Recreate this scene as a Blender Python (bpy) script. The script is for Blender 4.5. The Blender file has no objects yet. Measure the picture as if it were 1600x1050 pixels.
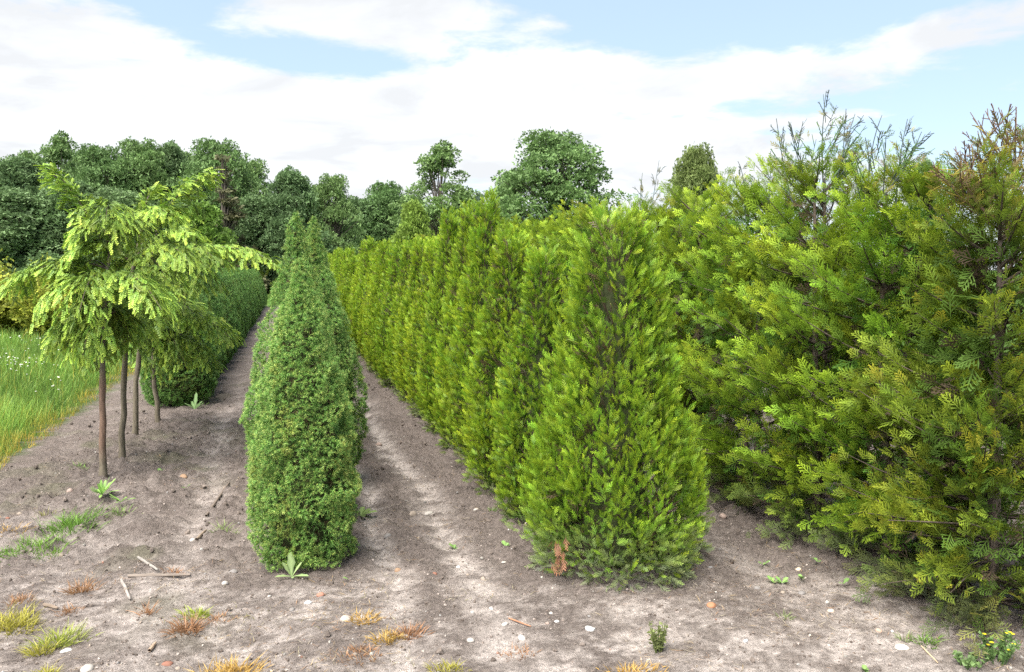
import bpy, math, random
import numpy as np

# ------------------------------------------------------------------ camera
scene = bpy.context.scene
F_PX, HOR, EYE = 1250.0, 421.0, 1.74          # focal length in photo pixels, horizon row, eye height
PITCH = math.atan((525 - HOR) / F_PX)
cam_d = bpy.data.cameras.new('camera')
cam = bpy.data.objects.new('camera', cam_d)
scene.collection.objects.link(cam)
cam.location = (0, 0, EYE)
cam.rotation_euler = (math.pi / 2 - PITCH, 0, 0)
cam_d.sensor_width = 36
cam_d.lens = 36 * F_PX / 1600
cam_d.clip_start = 0.05
cam_d.clip_end = 3000
scene.camera = cam

# ------------------------------------------------------------------ sun, sky, exposure
SUN_EL, SUN_AZ = math.radians(58), math.radians(-146)     # azimuth from +Y towards +X
sun_d = bpy.data.lights.new('sun', 'SUN')
sun = bpy.data.objects.new('sun', sun_d)
scene.collection.objects.link(sun)
sun_d.energy = 3.9
sun_d.angle = math.radians(55)
sun_d.color = (1.0, 0.955, 0.87)
sun.rotation_euler = (math.pi / 2 - SUN_EL, 0, math.pi - SUN_AZ)
scene.view_settings.view_transform = 'Standard'
scene.view_settings.look = 'None'
scene.view_settings.exposure = 1.7
scene.view_settings.gamma = 1.0
scene.view_settings.use_curve_mapping = False
scene.render.engine = 'CYCLES'
scene.cycles.max_bounces = 6
scene.cycles.diffuse_bounces = 4
scene.cycles.transmission_bounces = 4
scene.cycles.glossy_bounces = 2
scene.cycles.use_denoising = False
scene.cycles.adaptive_threshold = 0.02

world = bpy.data.worlds.new('World')
scene.world = world
world.use_nodes = True


def build_world():
    nt = world.node_tree
    nt.nodes.clear()
    N, L = nt.nodes.new, nt.links.new

    def val(x):
        return x

    def math_(op, a, b=None, c=None, clamp=False):
        n = N('ShaderNodeMath')
        n.operation = op
        n.use_clamp = clamp
        for i, v in enumerate((a, b, c)):
            if v is None:
                continue
            if isinstance(v, (int, float)):
                n.inputs[i].default_value = v
            else:
                L(v, n.inputs[i])
        return n.outputs[0]
    out = N('ShaderNodeOutputWorld')
    bg = N('ShaderNodeBackground')
    bg.inputs['Strength'].default_value = 0.1
    L(bg.outputs[0], out.inputs[0])
    sky = N('ShaderNodeTexSky')
    sky.sky_type = 'NISHITA'
    sky.sun_disc = False
    sky.sun_elevation = SUN_EL
    sky.sun_rotation = SUN_AZ
    sky.air_density = 1.0
    sky.dust_density = 0.6
    sky.ozone_density = 1.5
    tc = N('ShaderNodeTexCoord')
    sep = N('ShaderNodeSeparateXYZ')
    L(tc.outputs['Generated'], sep.inputs[0])
    X, Y, Z = sep.outputs
    zc = math_('MAXIMUM', Z, 0.0)
    den = math_('ADD', zc, 0.10)
    comb = N('ShaderNodeCombineXYZ')
    L(math_('DIVIDE', X, den), comb.inputs[0])
    L(math_('DIVIDE', Y, den), comb.inputs[1])

    def noise(scale, detail, rough, off, dist=0.0):
        mp = N('ShaderNodeMapping')
        mp.inputs['Location'].default_value = off
        L(comb.outputs[0], mp.inputs['Vector'])
        n = N('ShaderNodeTexNoise')
        n.inputs['Scale'].default_value = scale
        n.inputs['Detail'].default_value = detail
        n.inputs['Roughness'].default_value = rough
        n.inputs['Distortion'].default_value = dist
        L(mp.outputs[0], n.inputs['Vector'])
        return n.outputs['Fac']
    n1 = noise(1.3, 9, 0.6, (3.1, 7.7, 0.4), 0.25)
    n2 = noise(4.2, 8, 0.62, (9.1, 1.7, 2.4), 0.3)
    az = math_('MULTIPLY', math_('ARCTAN2', X, Y), 180 / math.pi)
    el = math_('MULTIPLY', math_('ARCSINE', Z), 180 / math.pi)
    cov = math_('ADD', math_('MULTIPLY', n1, 0.85), math_('MULTIPLY', n2, 0.70))
    cov = math_('SUBTRACT', cov, 0.745)
    # the clouds and clear gaps of this sky, as directions (azimuth, elevation, spreads, weight) in degrees
    for a, e, sa, se, w in [
            (-30, 12, 15, 9, .26), (-14, 7, 14, 5, .26), (-8, 17, 6, 2.4, .22), (-1, 13, 9, 1.9, .22), (-3, 9, 10, 3.0, .24), (5, 12, 5, 1.6, .2),
            (16, 12.9, 8, 1.3, .24), (10, 11.6, 5, 1.2, .2), (10, 8.6, 5, 1.3, .24), (28, 14.2, 4.5, 1.2, .2), (21, 9.8, 5, .8, .16), (3, 16.6, 1.6, .6, .28), (16, 6, 14, 2, .16), (35, 17.5, 5, 1.2, .16),
            (-22.5, 18, 3.5, 2.6, -.42), (-15, 14.3, 5.5, 1.4, -.42), (-9, 13.8, 3.5, .9, -.30), (8, 17.5, 8, 2.2, -.36), (18, 16.6, 10, 2.0, -.36),
            (27, 17.5, 8, 2.2, -.25), (29, 9, 7, 3, -.34), (17, 10.6, 5, .7, -.2), (6, 10.2, 3, .8, -.12), (32, 12.5, 4, 1.0, -.2)]:
        da = math_('POWER', math_('ABSOLUTE', math_('DIVIDE', math_('SUBTRACT', az, a), sa)), 2.0)
        de = math_('POWER', math_('ABSOLUTE', math_('DIVIDE', math_('SUBTRACT', el, e), se)), 2.0)
        g = math_('EXPONENT', math_('MULTIPLY', math_('ADD', da, de), -1.0))
        cov = math_('ADD', cov, math_('MULTIPLY', g, w))
    mask = N('ShaderNodeMapRange')
    mask.interpolation_type = 'SMOOTHSTEP'
    mask.inputs['From Min'].default_value = -0.07
    mask.inputs['From Max'].default_value = 0.20
    L(cov, mask.inputs['Value'])
    # cloud body: slightly grey where thick, bright at the edges
    shade = N('ShaderNodeMapRange')
    shade.inputs['From Min'].default_value = 0.38
    shade.inputs['From Max'].default_value = 0.62
    shade.inputs['To Min'].default_value = 2.95
    shade.inputs['To Max'].default_value = 3.75
    L(noise(1.7, 6, 0.55, (1.3, 4.4, 8.0), 0.4), shade.inputs['Value'])
    ccol = N('ShaderNodeMix')
    ccol.data_type = 'RGBA'
    ccol.blend_type = 'MULTIPLY'
    ccol.inputs[0].default_value = 1.0
    L(shade.outputs[0], ccol.inputs[6])
    ccol.inputs[7].default_value = (0.955, 0.975, 1.0, 1)
    # thin haze veil over the blue
    veil = N('ShaderNodeMix')
    veil.data_type = 'RGBA'
    veil.inputs[0].default_value = 0.7
    L(sky.outputs[0], veil.inputs[6])
    veil.inputs[7].default_value = (1.92, 2.38, 2.98, 1)
    mix = N('ShaderNodeMix')
    mix.data_type = 'RGBA'
    L(math_('MULTIPLY', mask.outputs[0], 0.96), mix.inputs[0])
    L(veil.outputs[2], mix.inputs[6])
    L(ccol.outputs[2], mix.inputs[7])
    L(mix.outputs[2], bg.inputs['Color'])


build_world()


# ------------------------------------------------------------------ helpers
def ray(px, py):
    x, y = (px - 800) / F_PX, -(py - 525) / F_PX
    c, s = math.cos(PITCH), math.sin(PITCH)
    return np.array([x, c + y * s, -s + y * c])


def G(px, py):                                   # photo pixel -> point on the level ground
    d = ray(px, py)
    t = -EYE / d[2]
    return float(d[0] * t), float(d[1] * t)


def P(px, py, Y):                                # photo pixel -> point at distance Y
    d = ray(px, py)
    return np.array([0, 0, EYE]) + d * (Y / d[1])


ROW = -0.292                                     # the rows drift sideways by this much per metre of depth


def rowx(off, y):
    return off + ROW * y


def _hash(ix, iy, seed):
    n = (ix.astype(np.int64) * 374761393 + iy.astype(np.int64) * 668265263 + seed * 1442695041) & 0x7fffffff
    n = ((n ^ (n >> 13)) * 1274126177) & 0x7fffffff
    n = ((n ^ (n >> 16)) * 69069) & 0x7fffffff
    return (n & 0xffffff) / float(0xffffff)


def vnoise(x, y, seed=0):
    x, y = np.asarray(x, float), np.asarray(y, float)
    ix, iy = np.floor(x), np.floor(y)
    fx, fy = x - ix, y - iy
    fx, fy = fx * fx * (3 - 2 * fx), fy * fy * (3 - 2 * fy)
    a, b = _hash(ix, iy, seed), _hash(ix + 1, iy, seed)
    c, d = _hash(ix, iy + 1, seed), _hash(ix + 1, iy + 1, seed)
    return (a + (b - a) * fx) * (1 - fy) + (c + (d - c) * fx) * fy


def fbm(x, y, oct=4, seed=0, gain=0.5):
    s, a, tot = 0, 1.0, 0
    for i in range(oct):
        s = s + a * vnoise(x * 2 ** i, y * 2 ** i, seed + i * 17)
        tot += a
        a *= gain
    return s / tot


def norm(v):
    return v / np.maximum(np.linalg.norm(v, axis=-1, keepdims=True), 1e-9)


class MB:
    """collects quads / triangles with a colour per vertex and builds ONE mesh"""
    def __init__(self):
        self.v, self.c, self.l, self.n, self.k = [], [], [], [], 0

    def add(self, V, Fc, C):
        V = np.asarray(V, float).reshape(-1, 3)
        Fc = np.asarray(Fc, np.int64)
        C = np.asarray(C, float)
        if C.ndim == 1:
            C = np.tile(C, (len(V), 1))
        self.v.append(V)
        self.c.append(C[:, :3])
        self.l.append((Fc + self.k).ravel())
        self.n.append(np.full(len(Fc), Fc.shape[1]))
        self.k += len(V)

    def scatter(self, T, pos, d, nrm, scale, cA, cB):
        """copies of template T: x along d, z near nrm; colour from cA at the base to cB at the tip"""
        V, Fc, t = T
        pos, d = np.asarray(pos, float), norm(np.asarray(d, float))
        nrm = np.asarray(nrm, float)
        z = norm(nrm - d * (nrm * d).sum(1, keepdims=True))
        y = np.cross(z, d)
        n, m = len(pos), len(V)
        s = np.broadcast_to(np.asarray(scale, float), (n,))[:, None, None]
        W = pos[:, None] + s * (V[None, :, 0, None] * d[:, None] + V[None, :, 1, None] * y[:, None] + V[None, :, 2, None] * z[:, None])
        C = cA[:, None] * (1 - t[None, :, None]) + cB[:, None] * t[None, :, None]
        Fa = (Fc[None] + (np.arange(n) * m)[:, None, None]).reshape(-1, Fc.shape[1])
        self.add(W.reshape(-1, 3), Fa, C.reshape(-1, 3))

    def tube(self, pts, rad, col, n=6):
        pts = np.asarray(pts, float)
        k = len(pts)
        rad = np.broadcast_to(np.asarray(rad, float), (k,))
        tan = norm(np.gradient(pts, axis=0))
        ref = np.array([0.31, 0.95, 0.05]) if abs(tan[:, 2]).mean() > .6 else np.array([0, 0, 1.0])
        a = norm(np.cross(tan, ref))
        b = np.cross(tan, a)
        th = np.arange(n) * 2 * math.pi / n
        V = pts[:, None] + rad[:, None, None] * (np.cos(th)[None, :, None] * a[:, None] + np.sin(th)[None, :, None] * b[:, None])
        i, j = np.meshgrid(np.arange(k - 1), np.arange(n), indexing='ij')
        Fc = np.stack([i * n + j, i * n + (j + 1) % n, (i + 1) * n + (j + 1) % n, (i + 1) * n + j], -1).reshape(-1, 4)
        self.add(V.reshape(-1, 3), Fc, col)
        self.add(np.vstack([V[-1], pts[-1:] + tan[-1:] * rad[-1] * .6]), [[q, (q + 1) % n, n] for q in range(n)], col)

    def mesh(self, name, smooth=False):
        me = bpy.data.meshes.new(name)
        V = np.concatenate(self.v).astype(np.float32)
        Lp = np.concatenate(self.l).astype(np.int32)
        n = np.concatenate(self.n).astype(np.int32)
        me.vertices.add(len(V))
        me.vertices.foreach_set('co', V.ravel())
        me.loops.add(len(Lp))
        me.loops.foreach_set('vertex_index', Lp)
        me.polygons.add(len(n))
        me.polygons.foreach_set('loop_start', np.concatenate([[0], np.cumsum(n)[:-1]]).astype(np.int32))
        C = np.concatenate(self.c)
        at = me.color_attributes.new('col', 'FLOAT_COLOR', 'POINT')
        at.data.foreach_set('color', np.hstack([np.clip(C, 0, 1), np.ones((len(C), 1))]).astype(np.float32).ravel())
        me.update(calc_edges=True)
        me.polygons.foreach_set('use_smooth', np.full(len(n), smooth))
        return me


def link(name, me, mat=None, parent=None, loc=None):
    o = bpy.data.objects.new(name, me)
    scene.collection.objects.link(o)
    if me is not None and mat is not None and not me.materials:
        me.materials.append(mat)
    if parent is not None:
        o.parent = parent
    if loc is not None:
        o.location = loc
    return o


def tag(o, label=None, cat=None, group=None, kind=None):
    for k, v in (('label', label), ('category', cat), ('group', group), ('kind', kind)):
        if v:
            o[k] = v
    return o


def thing(name, label, cat, loc, rz=0.0, group=None, scale=None):
    o = bpy.data.objects.new(name, None)
    o.empty_display_size = 0.1
    scene.collection.objects.link(o)
    o.location = loc
    o.rotation_euler = (0, 0, rz)
    if scale is not None:
        o.scale = scale
    return tag(o, label, cat, group)


# ------------------------------------------------------------------ materials
def new_mat(name):
    m = bpy.data.materials.new(name)
    m.use_nodes = True
    nt = m.node_tree
    nt.nodes.clear()
    return m, nt, nt.nodes.new, nt.links.new


def foliage_mat(name, trans=0.3, rough=0.55, spec=0.25, jitter=0.12):
    m, nt, N, L = new_mat(name)
    out = N('ShaderNodeOutputMaterial')
    at = N('ShaderNodeAttribute')
    at.attribute_name = 'col'
    oi = N('ShaderNodeObjectInfo')
    hs = N('ShaderNodeHueSaturation')
    mr = N('ShaderNodeMapRange')
    mr.inputs['To Min'].default_value = 1 - jitter
    mr.inputs['To Max'].default_value = 1 + jitter
    L(oi.outputs['Random'], mr.inputs['Value'])
    L(mr.outputs[0], hs.inputs['Value'])
    mh = N('ShaderNodeMapRange')
    mh.inputs['To Min'].default_value = 0.5 + jitter * .07
    mh.inputs['To Max'].default_value = 0.5 - jitter * .07
    L(oi.outputs['Random'], mh.inputs['Value'])
    L(mh.outputs[0], hs.inputs['Hue'])
    L(at.outputs['Color'], hs.inputs['Color'])
    pb = N('ShaderNodeBsdfPrincipled')
    pb.inputs['Roughness'].default_value = rough
    pb.inputs['Specular IOR Level'].default_value = spec
    L(hs.outputs[0], pb.inputs['Base Color'])
    tr = N('ShaderNodeBsdfTranslucent')
    L(hs.outputs[0], tr.inputs['Color'])
    mx = N('ShaderNodeMixShader')
    mx.inputs[0].default_value = trans
    L(pb.outputs[0], mx.inputs[1])
    L(tr.outputs[0], mx.inputs[2])
    L(mx.outputs[0], out.inputs[0])
    return m


def rough_mat(name, scale=30, bump=0.4, bdist=0.004, vary=0.35, rough=0.9, spec=0.15, stretch=(1, 1, 1)):
    """vertex colour broken up by noise, with fine relief"""
    m, nt, N, L = new_mat(name)
    out = N('ShaderNodeOutputMaterial')
    at = N('ShaderNodeAttribute')
    at.attribute_name = 'col'
    tc = N('ShaderNodeTexCoord')
    mp = N('ShaderNodeMapping')
    mp.inputs['Scale'].default_value = stretch
    L(tc.outputs['Object'], mp.inputs['Vector'])
    n = N('ShaderNodeTexNoise')
    n.inputs['Scale'].default_value = scale
    n.inputs['Detail'].default_value = 6
    n.inputs['Roughness'].default_value = 0.65
    L(mp.outputs[0], n.inputs['Vector'])
    mr = N('ShaderNodeMapRange')
    mr.inputs['From Min'].default_value = 0.3
    mr.inputs['From Max'].default_value = 0.7
    mr.inputs['To Min'].default_value = 1 - vary
    mr.inputs['To Max'].default_value = 1 + vary
    L(n.outputs['Fac'], mr.inputs['Value'])
    hs = N('ShaderNodeHueSaturation')
    L(mr.outputs[0], hs.inputs['Value'])
    L(at.outputs['Color'], hs.inputs['Color'])
    bp = N('ShaderNodeBump')
    bp.inputs['Strength'].default_value = bump
    bp.inputs['Distance'].default_value = bdist
    L(n.outputs['Fac'], bp.inputs['Height'])
    pb = N('ShaderNodeBsdfPrincipled')
    pb.inputs['Roughness'].default_value = rough
    pb.inputs['Specular IOR Level'].default_value = spec
    L(hs.outputs[0], pb.inputs['Base Color'])
    L(bp.outputs[0], pb.inputs['Normal'])
    L(pb.outputs[0], out.inputs[0])
    return m


M_THUJA = foliage_mat('thuja_sprays', 0.30, 0.5, 0.3, 0.10)
M_SPRUCE = foliage_mat('spruce_needles', 0.22, 0.5, 0.3, 0.08)
M_HEDGE = foliage_mat('hedge_sprays', 0.30, 0.6, 0.15, 0.08)
M_HEMLOCK = foliage_mat('hemlock_needles', 0.16, 0.5, 0.3, 0.05)
M_LEAF = foliage_mat('broad_leaves', 0.25, 0.6, 0.2, 0.14)
M_GRASS = foliage_mat('grass_blades', 0.35, 0.5, 0.3, 0.05)
M_BARK = rough_mat('bark', 45, 0.7, 0.006, 0.4, stretch=(1, 1, .25))
M_CORE = rough_mat('light_block_core', 60, 1.0, 0.02, 0.5)
M_STONE = rough_mat('stone', 25, 0.35, 0.004, 0.18, 0.75, 0.3)
M_WOOD = rough_mat('weathered_wood', 40, 0.5, 0.003, 0.3, stretch=(.15, 1, 1))
M_CLOD = rough_mat('soil_lump', 70, 0.8, 0.006, 0.35)


# ------------------------------------------------------------------ ground
def soil_parts(x, y):
    off = x - ROW * y
    path = np.exp(-((off - 1.02) / .42) ** 2)
    ruts = 0
    wob = .05 * np.sin(y * 1.3) + .03 * np.sin(y * 3.1 + 1)
    for o, w in ((0.60, .085), (1.06, .115), (2.75, .12), (-0.62, .12)):
        ruts = ruts + np.exp(-((off - o - wob) / w) ** 2) * (1.0 if o < 2 and o > 0 else .6)
    return off, path, ruts


def gz(x, y):
    x, y = np.asarray(x, float), np.asarray(y, float)
    off, path, ruts = soil_parts(x, y)
    near = np.clip((45 - y) / 20, 0, 1)
    tilled = np.clip((y - 3.9) / 1.0, 0, 1) * np.clip((off + 2.5) / .2, 0, 1)
    big = (fbm(x * .7, y * .7, 3, 3) - .5) * .07
    lump = (fbm(x * 4.5, y * 4.5, 3, 11) - .5)
    clod = np.clip(fbm(x * 13, y * 13, 3, 23, .6) - .5, -.12, 1)
    rough = tilled * (1 - .75 * np.clip(ruts, 0, 1))
    z = big + lump * (.012 + .022 * rough) + clod * (.020 + .115 * rough) + (fbm(x * 31, y * 31, 2, 61) - .5) * (.010 + .030 * rough)
    z = z - .035 * np.clip(ruts, 0, 1) * tilled
    z = z + .02 * np.exp(-((off - 1.95) / .4) ** 2) + .02 * np.exp(-((off - .2) / .35) ** 2)
    hump = np.exp(-(((x + 2.75) / .55) ** 2 + ((y - 6.2) / .7) ** 2))
    z = z + hump * (.05 + .12 * np.clip(fbm(x * 6, y * 6, 3, 51) - .5, -.1, 1))
    return z * near


def gzf(x, y):
    return float(gz(np.array([x]), np.array([y]))[0])


def build_ground():
    def axis(fine0, fine1, step, lo, hi, q):
        a = list(np.arange(fine0, fine1, step))
        s, v = step, a[0]
        left = []
        while v > lo:
            s *= q
            v -= s
            left.append(v)
        s, v = step, a[-1]
        while v < hi:
            s *= q
            v += s
            a.append(v)
        return np.array(left[::-1] + a)
    xs = axis(-3.9, 2.9, .025, -900, 900, 1.13)
    ys = [2.5]
    s = .02
    while ys[-1] < 9:
        ys.append(ys[-1] + s)
        s = min(.022 * (ys[-1] / 4.0), .07)
    while ys[-1] < 1500:
        s *= 1.06
        ys.append(ys[-1] + s)
    back = [2.3, 2.0, 1.4, .5, -1, -4, -12, -40, -150]
    ys = np.array(back[::-1] + ys)
    Xg, Yg = np.meshgrid(xs, ys)
    Zg = gz(Xg, Yg)
    off, path, ruts = soil_parts(Xg, Yg)
    dark = np.array([.172, .142, .127])
    mid = np.array([.275, .234, .211])
    pale = np.array([.475, .415, .382])
    green = np.array([.055, .10, .018])
    n = fbm(Xg * 1.6 + .3 * fbm(Xg * 5, Yg * 5, 2, 7), Yg * 3.0, 6, 77, .68)
    n2 = fbm(Xg * 7, Yg * 11, 4, 91, .7)
    n3 = fbm(Xg * 24, Yg * 26, 3, 131, .7)
    fore = np.clip((4.75 - Yg + (n - .5) * 1.2) / .9, 0, 1)
    leftpale = np.exp(-(((Xg + 3.2) / 1.6) ** 2 + ((Yg - 5.0) / .8) ** 2)) * .5
    w = np.clip(ruts, 0, 1) * np.clip((n2 - .26) * 5, 0, 1)
    far_dim = np.clip(1 - (Yg - 9) / 8, .5, 1)
    w = w * far_dim
    band = np.exp(-((off - .82) / .10) ** 2) + np.exp(-((off - 1.38) / .17) ** 2) + .7 * np.exp(-((off - .30) / .16) ** 2) + .6 * np.exp(-((off - 2.45) / .15) ** 2)
    fp = fore * np.clip(.44 + (n - .5) * 2.0 + (n2 - .5) * 2.6 + (n3 - .5) * 2.4 - band * .55, 0, 1)
    w = np.clip(np.maximum(np.maximum(w, fp * .95), leftpale * np.clip((n2 - .35) * 4, 0, 1)), 0, 1)
    cl = np.clip((fbm(Xg * 13, Yg * 13, 3, 23, .6) - .46) * 6, -.6, 1) * np.clip((22 - Yg) / 8, 0, 1)
    w = np.clip(w * (1 - .55 * np.clip(cl, 0, 1)) - .05 * cl, 0, 1)
    m = np.clip(-.30 * cl + fore * .75 + (n - .45) * 1.3 + (n3 - .5) * 1.4 - band * .5, 0, 1)
    C = dark * (1 - m[..., None]) + mid * m[..., None]
    C = C * (1 - w[..., None]) + pale * w[..., None]
    moss = np.clip((fbm(Xg * 2.2, Yg * 2.2, 3, 301) - .55) * 5, 0, 1) * np.clip((-off - .2) / .4, 0, 1) * .35
    C = C * (1 - moss[..., None]) + np.array([.10, .115, .05]) * moss[..., None]
    g = np.clip((-off - 2.45 + (n2 - .5) * .5) / .12, 0, 1)
    g = np.maximum(g, np.clip((Yg - 36) / 3, 0, 1))
    g = np.maximum(g, np.clip((off - 7) / 1, 0, 1))
    C = C * (1 - g[..., None]) + green * g[..., None]
    mb = MB()
    h, wd = Xg.shape
    i, j = np.meshgrid(np.arange(h - 1), np.arange(wd - 1), indexing='ij')
    Fc = np.stack([i * wd + j, i * wd + j + 1, (i + 1) * wd + j + 1, (i + 1) * wd + j], -1).reshape(-1, 4)
    mb.add(np.stack([Xg, Yg, Zg], -1).reshape(-1, 3), Fc, C.reshape(-1, 3))
    me = mb.mesh('ground', True)
    m_, nt, N, L = new_mat('soil')
    out = N('ShaderNodeOutputMaterial')
    at = N('ShaderNodeAttribute')
    at.attribute_name = 'col'
    tc = N('ShaderNodeTexCoord')
    na = N('ShaderNodeTexNoise')
    na.inputs['Scale'].default_value = 38
    na.inputs['Detail'].default_value = 8
    na.inputs['Roughness'].default_value = .7
    L(tc.outputs['Object'], na.inputs['Vector'])
    nb = N('ShaderNodeTexNoise')
    nb.inputs['Scale'].default_value = 170
    nb.inputs['Detail'].default_value = 4
    nb.inputs['Roughness'].default_value = .7
    L(tc.outputs['Object'], nb.inputs['Vector'])
    ad = N('ShaderNodeMath')
    ad.operation = 'ADD'
    L(na.outputs['Fac'], ad.inputs[0])
    L(nb.outputs['Fac'], ad.inputs[1])
    mr = N('ShaderNodeMapRange')
    mr.inputs['From Min'].default_value = .72
    mr.inputs['From Max'].default_value = 1.28
    mr.inputs['To Min'].default_value = .42
    mr.inputs['To Max'].default_value = 1.58
    L(ad.outputs[0], mr.inputs['Value'])
    hs = N('ShaderNodeHueSaturation')
    L(mr.outputs[0], hs.inputs['Value'])
    L(at.outputs['Color'], hs.inputs['Color'])
    bp = N('ShaderNodeBump')
    bp.inputs['Strength'].default_value = 1.0
    bp.inputs['Distance'].default_value = .02
    L(ad.outputs[0], bp.inputs['Height'])
    pb = N('ShaderNodeBsdfPrincipled')
    pb.inputs['Roughness'].default_value = .95
    pb.inputs['Specular IOR Level'].default_value = .08
    L(hs.outputs[0], pb.inputs['Base Color'])
    L(bp.outputs[0], pb.inputs['Normal'])
    L(pb.outputs[0], out.inputs[0])
    o = link('ground', me, m_)
    tag(o, 'bare sandy nursery soil with pale wheel ruts between the rows', kind='structure')


build_ground()


# ------------------------------------------------------------------ foliage templates
def blade_set(blades):
    """blades: (base, direction, length, width, t0, t1, droop) in the x-y plane -> template of quads"""
    V, Fc, T = [], [], []
    for b, d, ln, w, t0, t1, dr in blades:
        d = np.array(d, float)
        d /= np.linalg.norm(d)
        s = np.array([-d[1], d[0], 0])
        if np.linalg.norm(s) < 1e-3:
            s = np.array([0, 1.0, 0])
        s /= np.linalg.norm(s)
        b = np.array(b, float)
        k = len(V)
        mid = b + d * ln * .5 + np.array([0, 0, -dr * ln * .3])
        V += [b, mid + s * w / 2, b + d * ln + np.array([0, 0, -dr * ln]), mid - s * w / 2]
        T += [t0, (t0 + t1) / 2, t1, (t0 + t1) / 2]
        Fc.append([k, k + 1, k + 2, k + 3])
    return np.array(V), np.array(Fc), np.array(T)


def spray_template(rng, nside, sub, width, sidelen=.5, droop=.12, ang=.8, t_gain=1.0):
    bl = [((0, 0, 0), (1, 0, 0), 1.0, width * .9, 0, 1, droop)]
    for i in range(nside):
        u = .12 + .78 * (i + .5) / nside
        sg = 1 if i % 2 else -1
        a = ang * rng.uniform(.8, 1.2) * sg
        ln = (sidelen * (1 - u) ** .8 + .13) * rng.uniform(.8, 1.15)
        dz = rng.uniform(-.12, .12)
        d = np.array([math.cos(a), math.sin(a), dz])
        b = np.array([u, 0, -droop * u * u])
        bl.append((b, d, ln, width, u * .75 * t_gain, min(1, .35 + .75 * u), droop))
        for j in range(sub):
            v = .3 + .55 * (j + .5) / sub
            a2 = a + (.7 if j % 2 else -.7) * rng.uniform(.8, 1.2)
            bl.append((b + d * ln * v + np.array([0, 0, -droop * ln * v * v]), (math.cos(a2), math.sin(a2), dz + rng.uniform(-.1, .1)), ln * .42 * (1.15 - v * .5), width * .85,
                       min(1, u * .6 + v * .3), min(1, .4 + .7 * u), droop))
    return blade_set(bl)


RT = np.random.default_rng(5)
T_SMALL = [spray_template(RT, 8, 0, .062, .36, .04, .5) for _ in range(3)]
T_BIG = [spray_template(RT, 10, 1, .058, .42, .14, .7) for _ in range(3)]
T_HEM = [spray_template(RT, 11, 0, .115, .10, .22, .9) for _ in range(3)]


def tuft_template(rng, n=11):
    V, Fc, T = [], [], []
    for i in range(n):
        a = i * 2.399
        e = rng.uniform(.25, 1.15)
        d = np.array([math.cos(e), math.sin(e) * math.cos(a), math.sin(e) * math.sin(a)])
        s = norm(np.cross(d, rng.normal(size=3)))
        k = len(V)
        V += [s * .075, -s * .075, d * rng.uniform(.8, 1.1)]
        T += [0.0, 0.0, .55]
        Fc.append([k, k + 1, k + 2])
    k = len(V)                                   # pale bud at the tip
    c = np.array([.55, 0, 0])
    V += [c + np.array(q) * .13 for q in ((1.3, 0, 0), (0, 1, 0), (0, -.5, .87), (0, -.5, -.87))]
    T += [1.0] * 4
    Fc += [[k, k + 1, k + 2], [k, k + 2, k + 3], [k, k + 3, k + 1]]
    return np.array(V), np.array(Fc), np.array(T)


T_TUFT = [tuft_template(RT) for _ in range(3)]


def rand_dirs(rng, n):
    return norm(rng.normal(size=(n, 3)))


def profile(pts):
    z = np.array([p[0] for p in pts])
    r = np.array([p[1] for p in pts])
    return lambda q: np.interp(q, z, r)


def lumpy_core(mb, prof, H, frac, col, rng, nz=14, nt=14):  # solid dark body added inside a crown to stop light passing through
    zs = np.linspace(.05, H * .93, nz)
    V = []
    for z in zs:
        for k in range(nt):
            th = 2 * math.pi * k / nt
            r = float(prof(z)) * frac * rng.uniform(.85, 1.12)
            V.append((r * math.cos(th), r * math.sin(th), z))
    Fc = [[i * nt + k, i * nt + (k + 1) % nt, (i + 1) * nt + (k + 1) % nt, (i + 1) * nt + k] for i in range(nz - 1) for k in range(nt)]
    mb.add(V, Fc, col)
    mb.add(V[-nt:] + [(0, 0, zs[-1] + .04)], [[k, (k + 1) % nt, nt] for k in range(nt)], col)


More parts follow.
